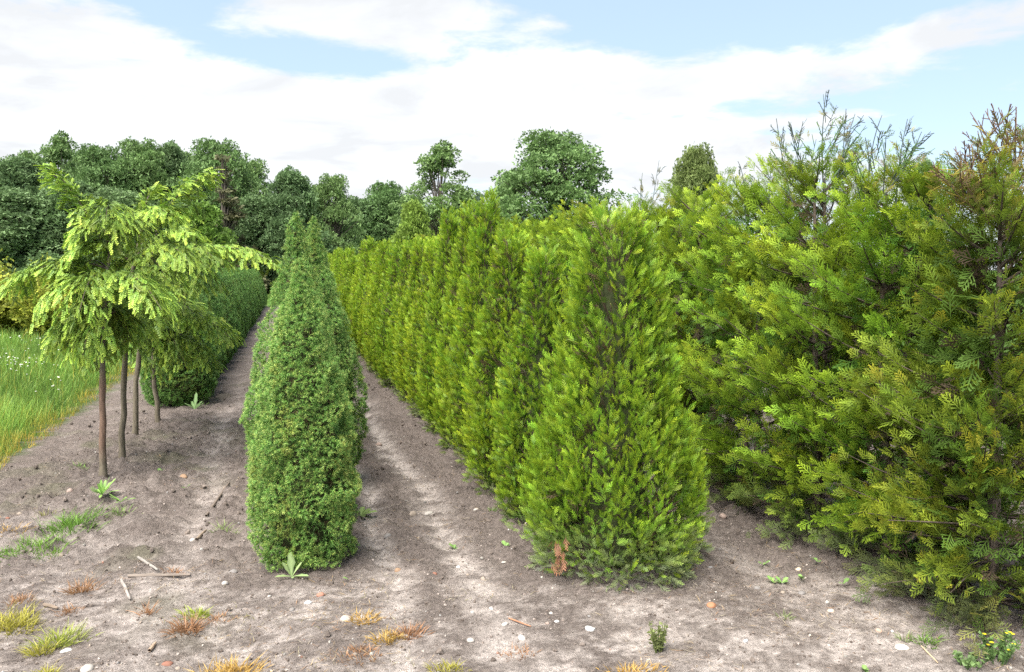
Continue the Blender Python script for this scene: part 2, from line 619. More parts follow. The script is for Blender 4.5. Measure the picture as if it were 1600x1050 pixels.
# ------------------------------------------------------------------ columnar thuja
def thuja_meshes(seed, pts, n_clump, per, cA, cB, grey=0.25, holes=0.0, size=1.0, warm=0.0):
    rng = np.random.default_rng(seed)
    prof = profile(pts)
    H = pts[-1][0]
    mb = MB()
    zz = np.linspace(0.03, H * .93, 400)
    pz = prof(zz) + .05
    z = np.interp(rng.uniform(0, 1, n_clump), np.cumsum(pz) / pz.sum(), zz)
    z[:10] = H * rng.uniform(.84, .93, 10)
    th = rng.uniform(0, 2 * math.pi, n_clump)
    lob = 1 + .075 * np.sin(th * 4 + seed + z * .8) + .06 * np.sin(th * 7 + z * 3 + seed * 2)
    r = prof(z) * lob * rng.uniform(.88, 1.03, n_clump)
    rad = np.stack([np.cos(th), np.sin(th), 0 * th], 1)
    cpos = rad * r[:, None] + np.stack([0 * z, 0 * z, z], 1)
    up = np.array([0, 0, 1.0])
    axis = norm(rad * rng.uniform(.08, .42, (n_clump, 1)) + up * 1.0 + rng.normal(0, .12, (n_clump, 3)))
    clen = rng.uniform(.16, .34, n_clump) * size
    ctint = rng.uniform(.82, 1.18, n_clump)
    cwarm = rng.normal(0, .10, n_clump) + warm
    keep = np.ones(n_clump, bool)
    if holes:
        keep = fbm(th * 1.9 + 5, z * 2.2, 3, seed) > holes
        keep[:10] = True
    idx = np.repeat(np.where(keep)[0], per)
    n = len(idx)
    s = rng.uniform(0, 1, n) ** .9
    side = rand_dirs(rng, n)
    side = norm(side - axis[idx] * (side * axis[idx]).sum(1, keepdims=True))
    side = norm(side + rad[idx] * .55)
    base = cpos[idx] + axis[idx] * ((s - .55) * clen[idx])[:, None] + side * (rng.uniform(.2, 1, n) * .056 * size * (1.05 - s * .7))[:, None]
    d = norm(axis[idx] * (.6 + .6 * s)[:, None] + side * (.72 - .3 * s)[:, None] + rng.normal(0, .22, (n, 3)))
    low = np.clip((grey - base[:, 2]) / max(grey, .01), 0, 1)
    d = norm(d + np.array([0, 0, -1.3]) * (low * rng.uniform(.2, 1, n))[:, None])
    base[:, 2] = np.maximum(base[:, 2], .05)
    sc = rng.uniform(.042, .092, n) * size
    A = np.tile(cA, (n, 1)) * (ctint[idx] * rng.uniform(.8, 1.2, n))[:, None]
    B = np.tile(cB, (n, 1)) * (ctint[idx] * rng.uniform(.75, 1.2, n))[:, None]
    w = np.clip(cwarm[idx] + rng.normal(0, .12, n), -.3, 1)[:, None]
    B = B * (1 + w * np.array([.9, .15, -.3]))
    A = A * (1 + w * np.array([.6, .1, 0]))
    gm = (low * (rng.uniform(0, 1, n) < .85) * rng.uniform(.5, 1, n))[:, None]
    gc = np.array([.20, .205, .165])
    A = A * (1 - gm) + gc * gm * .8
    B = B * (1 - gm) + gc * gm * 1.1
    nrm = rand_dirs(rng, n) * .8 + np.cross(d, up) * 1.0
    for t in range(3):
        q = np.arange(n) % 3 == t
        mb.scatter(T_SMALL[t], base[q], d[q], nrm[q], sc[q], A[q], B[q])
    # older sprays deeper in
    m = n_clump * 4
    z = np.interp(rng.uniform(0, 1, m), np.cumsum(pz) / pz.sum(), zz) * .97
    th = rng.uniform(0, 2 * math.pi, m)
    r = prof(z) * rng.uniform(.45, .86, m)
    rad2 = np.stack([np.cos(th), np.sin(th), 0 * th], 1)
    pos = rad2 * r[:, None] + np.stack([0 * z, 0 * z, z], 1)
    d = norm(rad2 + up * .8 + rng.normal(0, .4, (m, 3)))
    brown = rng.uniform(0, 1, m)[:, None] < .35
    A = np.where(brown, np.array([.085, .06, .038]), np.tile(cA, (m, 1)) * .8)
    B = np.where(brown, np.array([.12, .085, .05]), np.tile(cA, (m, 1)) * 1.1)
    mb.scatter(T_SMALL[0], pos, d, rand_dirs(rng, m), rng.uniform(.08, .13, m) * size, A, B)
    crown = mb.mesh('thuja_crown')
    tb = MB()
    bark = np.array([.13, .09, .065])
    tb.tube([(0, 0, -.08), (0, 0, H * .4), (.01, .01, H * .8)], [.035, .025, .01], bark, 7)
    core = np.array([.040, .048, .020])  # dark colour of the added core that blocks light and darkens gaps
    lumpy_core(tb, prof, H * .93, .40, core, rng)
    for _ in range(90):
        z0 = rng.uniform(.08, H * .85)
        a = rng.uniform(0, 6.28)
        e = np.array([math.cos(a), math.sin(a), 0]) * float(prof(z0)) * .85
        tb.tube([(0, 0, z0 - .05), e * .5 + np.array([0, 0, z0 + .05]), e + np.array([0, 0, z0 + .22])], [.008, .006, .003], bark * rng.uniform(.7, 1.3), 4)
    trunk = tb.mesh('thuja_trunk_and_core')
    return crown, trunk


TH_A, TH_B = np.array([.068, .140, .014]), np.array([.345, .480, .026])
P_T1 = [(0, .40), (.12, .46), (.35, .49), (.7, .41), (1.08, .325), (1.63, .235), (1.9, .16), (2.08, .10), (2.28, .02)]
P_T2 = [(0, .21), (.2, .285), (.5, .325), (.9, .30), (1.3, .235), (1.6, .170), (1.85, .115), (2.1, .065), (2.3, .035), (2.5, .010)]
P_T3 = [(0, .20), (.2, .275), (.55, .315), (.95, .295), (1.35, .215), (1.65, .150), (1.9, .100), (2.12, .055), (2.32, .015)]
th_front = thuja_meshes(11, P_T1, 620, 21, TH_A * .95, TH_B * np.array([.84, .95, 1]), .40, .15, 1.0, .0)
th_second = thuja_meshes(12, P_T2, 480, 18, TH_A * 1.1, TH_B * 1.1, .22, .16, 1.0, .0)
th_third = thuja_meshes(13, P_T3, 480, 18, TH_A * 1.1, TH_B * 1.08, .20, .16, 1.0, .0)


def tree2(name, label, cat, loc, rz, group, crown, trunk, mcrown, mtrunk=M_BARK, scale=None):
    t = thing(name, label, cat, loc, rz, group, scale)
    link('trunk', trunk, mtrunk, t)
    link('crown', crown, mcrown, t)
    return t


ORD = ['first', 'second', 'third', 'fourth', 'fifth', 'sixth', 'seventh', 'eighth', 'ninth', 'tenth', 'eleventh', 'twelfth', 'thirteenth', 'fourteenth']
rr = random.Random(4)
GT = 'columnar thujas in the middle row'
x0, y0 = rowx(1.955, 4.62), 4.62
first_thuja = tree2('columnar_thuja', 'broad dark green thuja at the front end of its row, grey at the foot', 'thuja',
                    (x0, y0, gzf(x0, y0) - .02), 1.2, GT, th_front[0], th_front[1], M_THUJA, scale=(1, 1, .95))
y, i = 5.36, 1
while y < 31:
    off = 1.80 + .006 * (y - 5.4) + rr.uniform(-.04, .04)
    x = rowx(off, y)
    if i < len(ORD):
        lab = ORD[i] + ' thuja back from the front end of the yellow-green thuja row'
    else:
        lab = 'small far yellow-green thuja in the receding part of the thuja row'
    if i == 1:
        lab = 'slim bright green thuja directly behind the broad front thuja'
    if i == 3:
        lab = 'fourth thuja back in the row, its pointed tip standing above its neighbours'
    mm = (th_second, th_third)[0 if i in (3,) else (1 if i < 3 else (rr.random() < .6))]
    hs = {1: .84, 2: .91, 3: .99}.get(i, rr.uniform(.90, 1.0))
    tree2('columnar_thuja', lab, 'thuja', (x, y, gzf(x, y) - .02), rr.uniform(0, 6.28), GT, mm[0], mm[1], M_THUJA,
          scale=(rr.uniform(.95, 1.08),) * 2 + (hs,))
    y += rr.uniform(.76, .90)
    i += 1


# brown dead spray low on the front thuja
def dead_spray():
    mb = MB()
    rng = np.random.default_rng(8)
    p = P(874, 862, 4.20) - np.array(first_thuja.location)
    n = 26
    pos = p + np.stack([rng.normal(0, .022, n), rng.normal(0, .02, n), rng.uniform(-.06, .12, n)], 1)
    d = norm(np.stack([rng.normal(0, .4, n), -np.ones(n) * .5, -rng.uniform(.6, 1.2, n)], 1))
    A = np.tile([.13, .07, .04], (n, 1))
    B = np.tile([.34, .16, .08], (n, 1)) * rng.uniform(.7, 1.2, (n, 1))
    c, s = math.cos(-1.2), math.sin(-1.2)
    R = np.array([[c, -s, 0], [s, c, 0], [0, 0, 1]])
    mb.scatter(T_SMALL[1], (pos @ R.T) * np.array([1, 1, 1 / .95]), d @ R.T, rand_dirs(rng, n), rng.uniform(.05, .09, n), A, B)
    o = link('dead_foliage', mb.mesh('dead_foliage'), M_THUJA, first_thuja)
    tag(o, 'rusty brown dead spray low on the thuja')


dead_spray()


# ------------------------------------------------------------------ conical dwarf spruces
def spruce_meshes(seed, pts, n, cA, cB, bud, bare=.30, size=1.0):
    rng = np.random.default_rng(seed)
    prof = profile(pts)
    H = pts[-1][0]
    zz = np.linspace(0.02, H, 400)
    pz = prof(zz) + .01
    mb = MB()
    z = np.interp(rng.uniform(0, 1, n), np.cumsum(pz) / pz.sum(), zz)
    th = rng.uniform(0, 2 * math.pi, n)
    # bushy bumps of a few centimetres
    u = th * np.maximum(prof(z), .05)
    b1 = vnoise(u * 11 + 40, z * 11, seed)
    b2 = vnoise(u * 26 + 90, z * 26, seed + 5)
    r = prof(z) * (1 + .07 * np.sin(th * 3 + z * 2 + seed)) + ((b1 - .5) * .085 + (b2 - .5) * .035) * np.clip(prof(z) / .2, .3, 1) + rng.normal(0, .008, n)
    r = np.maximum(r, .005)
    keep = fbm(u * 6 + 9, z * 6, 3, seed + 9) > bare
    rad = np.stack([np.cos(th), np.sin(th), 0 * th], 1)
    pos = rad * r[:, None]
    pos[:, 2] = z + .02
    top = np.clip((z - H + .25) / .25, 0, 1)
    d = norm(rad + np.array([0, 0, 1.0]) * (.35 + top)[:, None] + rng.normal(0, .42, (n, 3)))
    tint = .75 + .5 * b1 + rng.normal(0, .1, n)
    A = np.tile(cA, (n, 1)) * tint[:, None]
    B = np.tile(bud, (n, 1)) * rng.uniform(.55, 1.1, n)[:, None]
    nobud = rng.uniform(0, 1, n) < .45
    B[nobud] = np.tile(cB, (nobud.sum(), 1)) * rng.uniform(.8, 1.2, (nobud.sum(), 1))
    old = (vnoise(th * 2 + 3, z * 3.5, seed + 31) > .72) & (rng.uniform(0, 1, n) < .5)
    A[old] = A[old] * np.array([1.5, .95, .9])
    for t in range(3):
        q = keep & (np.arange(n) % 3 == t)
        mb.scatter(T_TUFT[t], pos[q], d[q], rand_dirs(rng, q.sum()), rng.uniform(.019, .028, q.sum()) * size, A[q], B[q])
    m = n // 6
    z = np.interp(rng.uniform(0, 1, m), np.cumsum(pz) / pz.sum(), zz) * .98
    th = rng.uniform(0, 2 * math.pi, m)
    rad = np.stack([np.cos(th), np.sin(th), 0 * th], 1)
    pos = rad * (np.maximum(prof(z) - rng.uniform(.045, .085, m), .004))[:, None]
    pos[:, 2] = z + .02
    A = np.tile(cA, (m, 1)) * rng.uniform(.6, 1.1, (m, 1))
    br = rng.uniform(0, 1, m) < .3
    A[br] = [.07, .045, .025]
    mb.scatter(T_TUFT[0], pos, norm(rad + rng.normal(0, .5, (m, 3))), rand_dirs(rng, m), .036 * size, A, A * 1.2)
    crown = mb.mesh('spruce_crown')
    tb = MB()
    tb.tube([(0, 0, -.08), (0, 0, H * .5), (0, 0, H * .9)], [.03, .02, .008], np.array([.12, .085, .06]), 7)
    lumpy_core(tb, lambda q: np.maximum(prof(q) - .10, .01), H, 1.0, np.array([.035, .045, .016]), rng)  # added dark core, keeps light from passing through the crown
    return crown, tb.mesh('spruce_trunk_and_core')


SP_A, SP_B, SP_BUD = np.array([.138, .278, .066]), np.array([.23, .40, .08]), np.array([.56, .64, .16])
P_S1 = [(0, .21), (.06, .245), (.18, .272), (.45, .285), (.8, .25), (1.1, .19), (1.35, .135), (1.55, .075), (1.68, .035), (1.77, .005)]
P_S2 = [(0, .22), (.08, .28), (.35, .33), (.65, .335), (1.0, .275), (1.35, .185), (1.6, .12), (1.8, .08), (1.98, .042), (2.09, .005)]
P_S3 = [(0, .28), (.1, .35), (.35, .40), (.7, .38), (1.05, .30), (1.35, .21), (1.58, .12), (1.72, .01)]
sp1 = spruce_meshes(21, P_S1, 11000, SP_A, SP_B, SP_BUD, .29)
sp2 = spruce_meshes(22, P_S2, 11000, SP_A, SP_B, SP_BUD, .27)
sp3 = spruce_meshes(23, P_S3, 5600, SP_A * np.array([.8, .86, .9]), SP_B * .8, np.array([.20, .29, .06]), .18, 1.45)
GS = 'conical dwarf spruces in the centre row'
labs = ['small round-topped dwarf spruce in front, a dandelion at its foot', 'tall pointed dwarf spruce right behind the round-topped front one',
        'slim pointed dwarf spruce whose tip shows right of the tallest spruce tip']
y = 4.62
for i in range(23):
    off = .13 + .068 * (y - 4.62)
    x = rowx(off, y)
    if i == 0:
        x = -1.215
    if i == 1:
        x, y = -1.45, 5.42
    if i == 2:
        x, y = -1.56, 6.35
    mm = (sp1, sp2)[0 if i == 0 else 1]
    lab = labs[i] if i < 3 else (ORD[i] + ' dwarf spruce from the front of the centre row, mostly hidden' if i < 8 else 'far dwarf spruce edge showing along the left side of the path')
    s = 1.0 if i < 3 else rr.uniform(.93, 1.03)
    tree2('dwarf_spruce', lab, 'spruce', (x, y, gzf(x, y) - .01), rr.uniform(0, 6.28), GS, mm[0], mm[1], M_SPRUCE, scale=(s * (1 if i < 2 else 1.02), s * (1 if i < 2 else 1.02), s if i > 2 else 1.0))
    y += rr.uniform(.80, .9)
GL = 'dwarf spruces in the left row'
y = 10.25
for i in range(38):
    x = rowx(-1.36 + .012 * (y - 10.25) + rr.uniform(-.03, .03), y)
    lab = ('front dwarf spruce of the left row, behind the bare hemlock trunks' if i == 0 else
           (ORD[i] + ' dwarf spruce back in the dark green row behind the hemlocks' if i < 7 else 'far dwarf spruce in the dark green row behind the hemlocks'))
    s = rr.uniform(.96, 1.05)
    tree2('dwarf_spruce', lab, 'spruce', (x, y, gzf(x, y) - .01), rr.uniform(0, 6.28), GL, sp3[0], sp3[1], M_SPRUCE, scale=(1.06, 1.06, s))
    y += rr.uniform(.68, .78)


# ------------------------------------------------------------------ tall thuja hedge on the right
def hedge_meshes(seed, H, prof_pts, nbr, per, cols, gold=0.0, top=6, zmax=None):
    rng = np.random.default_rng(seed)
    prof = profile(prof_pts)
    mb, tb = MB(), MB()
    bark = np.array([.115, .09, .072])
    # one or two stems
    stems = []
    for k in range(2):
        a = rng.uniform(0, 6.28)
        sx, sy = .10 * math.cos(a) * k, .10 * math.sin(a) * k
        pts = np.array([(sx * .3, sy * .3, -.08), (sx, sy, .5), (sx * 1.6 + rng.normal(0, .03), sy * 1.6 + rng.normal(0, .03), H * .55),
                        (sx * 1.8 + rng.normal(0, .05), sy * 1.8 + rng.normal(0, .05), H * .97)])
        tb.tube(pts, [.030, .025, .018, .007], bark, 7)
        stems.append(pts)
    pos, d, nr, sc, A, B = [], [], [], [], [], []
    cA, cB, cG = cols
    up = np.array([0, 0, 1.0])
    for b in range(nbr):
        z = rng.uniform(.0, 1) ** 1.15 * (H * .93) + .04
        st = stems[b % 2]
        s0 = np.array([np.interp(z, st[:, 2], st[:, 0]), np.interp(z, st[:, 2], st[:, 1]), z])
        a = b * 2.399 + rng.normal(0, .3)
        rad = np.array([math.cos(a), math.sin(a), 0])
        lat = np.array([-rad[1], rad[0], 0])
        R = float(prof(z)) * rng.uniform(.72, 1.12)
        rise = rng.uniform(.1, .5) + .6 * max(0, z / H - .72) / .28
        if z < .3:
            rise = rng.uniform(-.05, .25)
        u = np.linspace(0, 1, 6)
        curve = s0 + rad * (R * u)[:, None] + up * (R * (rise * u + .18 * u ** 2 * (1 if z > .5 else -.3)))[:, None] + lat * (R * .15 * rng.normal() * u ** 2)[:, None]
        curve[:, 2] = np.maximum(curve[:, 2], .06)
        tb.tube(curve, np.linspace(.009, .0018, 6), bark * rng.uniform(.45, .8), 4)
        isgold = rng.uniform() < gold
        goldp = .08 if gold > .04 else .01
        tintb = rng.uniform(.75, 1.25)
        wv = rng.normal(0, .12)
        for k in range(per):
            q = .28 + .74 * (k + rng.uniform(0, 1)) / per
            qi = min(q, 1.0)
            c = np.array([np.interp(qi, u, curve[:, j]) for j in range(3)])
            sg = 1 if k % 2 else -1
            fwd = norm(curve[-1] - curve[2])
            dd = fwd * rng.uniform(.5, 1.1) + lat * sg * rng.uniform(.2, 1.0) * (1.1 - .6 * qi) + up * rng.normal(.50, .38)
            if q > .93:
                dd = fwd + rng.normal(0, .25, 3)
            c = c + rng.normal(0, .035, 3)
            pos.append(c)
            d.append(dd)
            nr.append(lat * rng.normal(0, .8) + up * rng.uniform(.0, .6) - rad * .5 + rng.normal(0, .4, 3))
            sc.append(rng.uniform(.085, .165) * (1.05 - .25 * qi) * (.8 if z > H * .85 else 1))
            t = tintb * rng.uniform(.8, 1.2)
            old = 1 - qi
            if (isgold and q > .6) or (q > .6 and rng.uniform() < goldp):
                A.append(cA * t)
                B.append((cG * .85 + cB * .15) * t)
            else:
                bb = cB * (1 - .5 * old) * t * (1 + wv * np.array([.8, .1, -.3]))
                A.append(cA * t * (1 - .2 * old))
                B.append(bb)
    pos, d, nr, sc, A, B = map(np.array, (pos, d, nr, sc, A, B))
    pos[:, 2] = np.maximum(pos[:, 2], .07)
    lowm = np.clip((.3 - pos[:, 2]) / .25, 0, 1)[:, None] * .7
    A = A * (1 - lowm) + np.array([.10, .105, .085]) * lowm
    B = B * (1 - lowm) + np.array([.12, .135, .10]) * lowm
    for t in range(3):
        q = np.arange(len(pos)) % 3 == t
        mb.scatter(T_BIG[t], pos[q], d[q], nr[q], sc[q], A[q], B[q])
    # dead brown inner sprays
    m = nbr * 6
    z = rng.uniform(.1, H * .92, m)
    th = rng.uniform(0, 6.28, m)
    rad = np.stack([np.cos(th), np.sin(th), 0 * th], 1)
    pp = rad * (prof(z) * rng.uniform(.12, .66, m))[:, None]
    pp[:, 2] = z
    A = np.tile([.055, .04, .026], (m, 1)) * rng.uniform(.6, 1.4, (m, 1))
    gi = rng.uniform(0, 1, m) < .7
    A[gi] = cA * rng.uniform(.8, 1.3, (gi.sum(), 1))
    mb.scatter(T_BIG[0], pp, norm(rad + rng.normal(0, .5, (m, 3))), rand_dirs(rng, m), rng.uniform(.10, .17, m), A, A * 1.4)
    crown = mb.mesh('hedge_crown')
    trunk = tb.mesh('hedge_trunk')
    return crown, trunk


HD_A, HD_B, HD_G = np.array([.062, .130, .018]), np.array([.37, .515, .038]), np.array([.46, .41, .04])
P_H = [(0, .40), (.3, .55), (.7, .58), (1.2, .55), (1.6, .50), (1.9, .42), (2.1, .28), (2.3, .12)]
hd_gold = hedge_meshes(31, 2.10, [(0, .55), (.3, .66), (.8, .62), (1.3, .55), (1.7, .46), (1.95, .3), (2.1, .15)], 175, 31,
                       (HD_A * np.array([1.0, .85, 1]), HD_B * np.array([.80, .74, .9]), HD_G), .05)
hd_a = hedge_meshes(32, 2.30, P_H, 122, 34, (HD_A, HD_B, HD_G), .0)
hd_b = hedge_meshes(33, 2.30, P_H, 122, 34, (HD_A * 1.05, HD_B * np.array([1.1, 1.06, 1]), HD_G), .02)
GH = 'tall thujas of the right hedge'
hlabs = ['dark olive hedge thuja with golden sprays at the right edge of the picture', 'hedge thuja just left of the golden-tinged one, low sprays over the soil',
         'tall hedge thuja with the highest bare twigs against the sky', 'hedge thuja left of the one with the highest twigs, forked stem near its top',
         'hedge thuja with a bare grey stem near its top, just below the round olive tree']
hy = [(3.98, 3.62, 1.0), (4.62, 3.66, .97), (5.25, 3.60, 1.045), (6.0, 3.62, 1.02), (6.85, 3.62, 1.04)]
yy = 7.65
while yy < 20:
    hy.append((yy, 3.62 + rr.uniform(-.05, .05), rr.uniform(.98, 1.06)))
    yy += rr.uniform(.72, .88)
rr = random.Random(23)
hedge_trees = []
for i, (y, off, s) in enumerate(hy):
    x = rowx(off, y)
    mm = hd_gold if i == 0 else (hd_a, hd_b)[i % 2]
    lab = hlabs[i] if i < 5 else (ORD[i] + ' thuja back from the near end of the tall right hedge' if i < 10 else 'far hedge thuja whose top shows above the thuja row')
    hedge_trees.append(tree2('hedge_thuja', lab, 'thuja', (x, y, gzf(x, y) - .02), {0: 0.9, 1: 1.0, 2: 4.1, 3: .3, 4: 2.9}.get(i, rr.uniform(0, 6.28)), GH,
                             mm[0], mm[1], M_HEDGE, scale=(1, 1, s)))


def bare_twig(tree, base, tip, seed, col, n=9, spread=.16, leafy=None, sprays=0):
    """thin upright leader with small side shoots standing out of the hedge top"""
    rng = np.random.default_rng(seed)
    mb = MB()
    inv = tree.matrix_basis.inverted()
    from mathutils import Vector
    loc = lambda p: np.array(inv @ Vector([float(q) for q in p]))
    b, t = np.array(base), np.array(tip)
    L_ = np.linalg.norm(t - b)
    u = np.linspace(0, 1, 7)
    bow = rng.normal(0, .03, 3)
    cur = b + (t - b) * u[:, None] + bow * (u * (1 - u))[:, None] * 3
    mb.tube([loc(p) for p in cur], np.linspace(.0046, .0020, 7), col, 5)
    for k in range(n):
        q = .12 + .8 * k / n
        c = b + (t - b) * q
        a = rng.uniform(0, 6.28)
        dirn = norm((t - b) / L_ * rng.uniform(.7, 1.1) + np.array([math.cos(a), math.sin(a) * .7, 0]) * .9)
        ln = spread * (1.15 - q) * rng.uniform(.6, 1.25) + .03
        e = c + dirn * ln + np.array([0, 0, ln * .25])
        mb.tube([loc(c), loc((c + e) / 2 - np.array([0, 0, ln * .04])), loc(e)], [.0030, .0026, .0019], col, 4)
        for j in range(6):
            v = .2 + .75 * j / 6
            cc = c + (e - c) * v
            d2 = norm(dirn + rng.normal(0, .55, 3))
            l2 = ln * .35 * rng.uniform(.5, 1.1)
            mb.tube([loc(cc), loc(cc + d2 * l2)], [.0026, .0018], (leafy if leafy is not None and q < .6 else col), 4)
    o = link('bare_twig', mb.mesh('bare_twig'), M_BARK, tree)
    if sprays:
        m = sprays
        q = rng.uniform(0, .85, m)
        a = rng.uniform(0, 6.28, m)
        rad = np.stack([np.cos(a), np.sin(a), 0 * a], 1)
        pos = b + (t - b) * q[:, None] + rad * (rng.uniform(.0, spread, m) * (1.1 - q))[:, None]
        pos = np.array([loc(p) for p in pos])
        d = norm(rad * .8 + np.array([0, 0, .7]) + rng.normal(0, .35, (m, 3)))
        A = np.tile([.10, .11, .03], (m, 1)) * rng.uniform(.7, 1.2, (m, 1))
        pal = np.array([(.26, .30, .05), (.36, .30, .05), (.24, .16, .09), (.22, .32, .05)])
        lb = MB()
        lb.scatter(T_SMALL[0], pos, d, rand_dirs(rng, m), rng.uniform(.05, .10, m), A, pal[rng.integers(0, 4, m)])
        tag(link('twig_sprays', lb.mesh('twig_sprays'), M_HEDGE, tree), kind='stuff')


TWD, TWG = np.array([.075, .095, .085]), np.array([.10, .19, .05])
for k, (ti, px0, py0, px1, py1, sp, n) in enumerate([
        (2, 1288, 262, 1291, 142, .26, 12), (2, 1300, 262, 1336, 178, .20, 9), (2, 1272, 262, 1232, 190, .22, 9), (2, 1240, 268, 1213, 185, .16, 8), (2, 1318, 262, 1322, 170, .12, 6), (1, 1358, 268, 1378, 180, .14, 8), (1, 1372, 262, 1440, 206, .20, 10),
        (1, 1400, 268, 1418, 186, .14, 7), (1, 1345, 275, 1352, 215, .10, 5), (3, 1165, 290, 1153, 252, .10, 5), (3, 1200, 285, 1204, 236, .10, 5), (5, 1012, 310, 1030, 250, .16, 6), (5, 1005, 310, 1004, 270, .12, 5)]):
    Y = hy[ti][0] + .05 * (k % 3 - 1)
    bare_twig(hedge_trees[ti], P(px0, py0 + 55, Y), P(px1, py1, Y), 60 + k, TWD, n, sp, TWG, 26)
for k, (px0, py0, px1, py1, sp, n) in enumerate([(1574, 330, 1560, 168, .26, 14), (1585, 330, 1588, 172, .22, 12), (1560, 320, 1500, 235, .24, 12), (1545, 320, 1462, 262, .20, 9), (1598, 330, 1612, 190, .22, 10), (1570, 320, 1530, 200, .2, 10)]):
    bare_twig(hedge_trees[0], P(px0, py0 + 30, 3.98), P(px1, py1, 3.95), 90 + k, np.array([.15, .095, .07]), n, sp, np.array([.24, .20, .04]), 110)


# ------------------------------------------------------------------ hemlocks on bare stems
HM_A, HM_B = np.array([.060, .140, .028]), np.array([.50, .68, .090])


def bough(tree, start, end, sag=.12, width=.20, seed=0, dens=1.0, lift=None):
    """arching bough with drooping side sprays; local coordinates of the tree"""
    rng = np.random.default_rng(seed)
    mb = MB()
    s, e = np.array(start, float), np.array(end, float)
    L_ = np.linalg.norm(e - s)
    lift = .22 * L_ if lift is None else lift
    c = (s + e) / 2 + np.array([0, 0, lift + .06])
    u = np.linspace(0, 1, 9)[:, None]
    cur = (1 - u) ** 2 * s + 2 * u * (1 - u) * c + u ** 2 * e
    cur[:, 2] -= sag * (u[:, 0] ** 3) * .5
    mb.tube(cur, np.linspace(.010, .002, 9) , np.array([.10, .075, .05]), 5)
    u = u[:, 0]
    at = lambda q: np.array([np.interp(q, u, cur[:, j]) for j in range(3)])
    pos, d, sc, nr, tb = [], [], [], [], []
    down = np.array([0, 0, -1.0])
    nside = int(L_ / .034 * dens) + 6
    btint = rng.uniform(.8, 1.15)
    for k in range(nside):
        q = .10 + .90 * (k + rng.uniform(0, .8)) / nside
        q = min(q, 1)
        b = at(q)
        f = norm(at(min(1, q + .08)) - at(max(0, q - .08)))
        lat = norm(np.cross(f, np.array([0, 0, 1.0])))
        sg = 1 if k % 2 else -1
        ln = width * (.35 + 1.1 * (q * (1.15 - q)) * 2.2) * rng.uniform(.65, 1.15)
        if q > .9:
            ln *= .6
        dd = norm(f * rng.uniform(.35, .8) + lat * sg * rng.uniform(.6, 1.0) + np.array([0, 0, rng.uniform(-.05, .18)]))
        m = max(3, int(ln / .0175))
        for j in range(m):
            v = (j + .6) / m
            p = b + np.array([0, 0, .022]) + dd * (ln * v) + down * (.45 * ln * v * v) + rng.normal(0, .014, 3)
            sd = norm(dd * (.5 + .3 * v) + f * .35 + (lat * (1 if j % 2 else -1)) * .35 + down * (.15 + .65 * v) + rng.normal(0, .25, 3))
            pos.append(p)
            d.append(sd)
            sc.append(rng.uniform(.07, .125))
            nr.append(np.array([0, 0, 1.0]) + rng.normal(0, .35, 3) + dd * .5)
            tb.append(rng.uniform(.7, 1.2) * (.68 + .42 * v) * btint * (.40 + .62 * min(1.0, q / .65 + .15 * v)))  # duller towards the trunk: older needles, plus crown shade put into the colour
        if rng.uniform() < .6:                   # older sprays under the bough, shade painted into their dark colour
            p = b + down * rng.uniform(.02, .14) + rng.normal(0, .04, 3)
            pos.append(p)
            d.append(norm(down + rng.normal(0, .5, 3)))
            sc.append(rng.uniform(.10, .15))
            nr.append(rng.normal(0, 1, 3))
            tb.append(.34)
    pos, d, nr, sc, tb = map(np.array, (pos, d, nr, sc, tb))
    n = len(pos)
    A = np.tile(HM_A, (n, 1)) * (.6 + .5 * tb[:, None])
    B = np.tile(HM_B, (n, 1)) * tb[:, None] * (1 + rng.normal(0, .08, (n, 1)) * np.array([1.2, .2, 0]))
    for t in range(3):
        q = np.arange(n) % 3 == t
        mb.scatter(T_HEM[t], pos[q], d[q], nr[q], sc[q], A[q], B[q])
    link('bough', mb.mesh('bough'), M_HEMLOCK, tree)


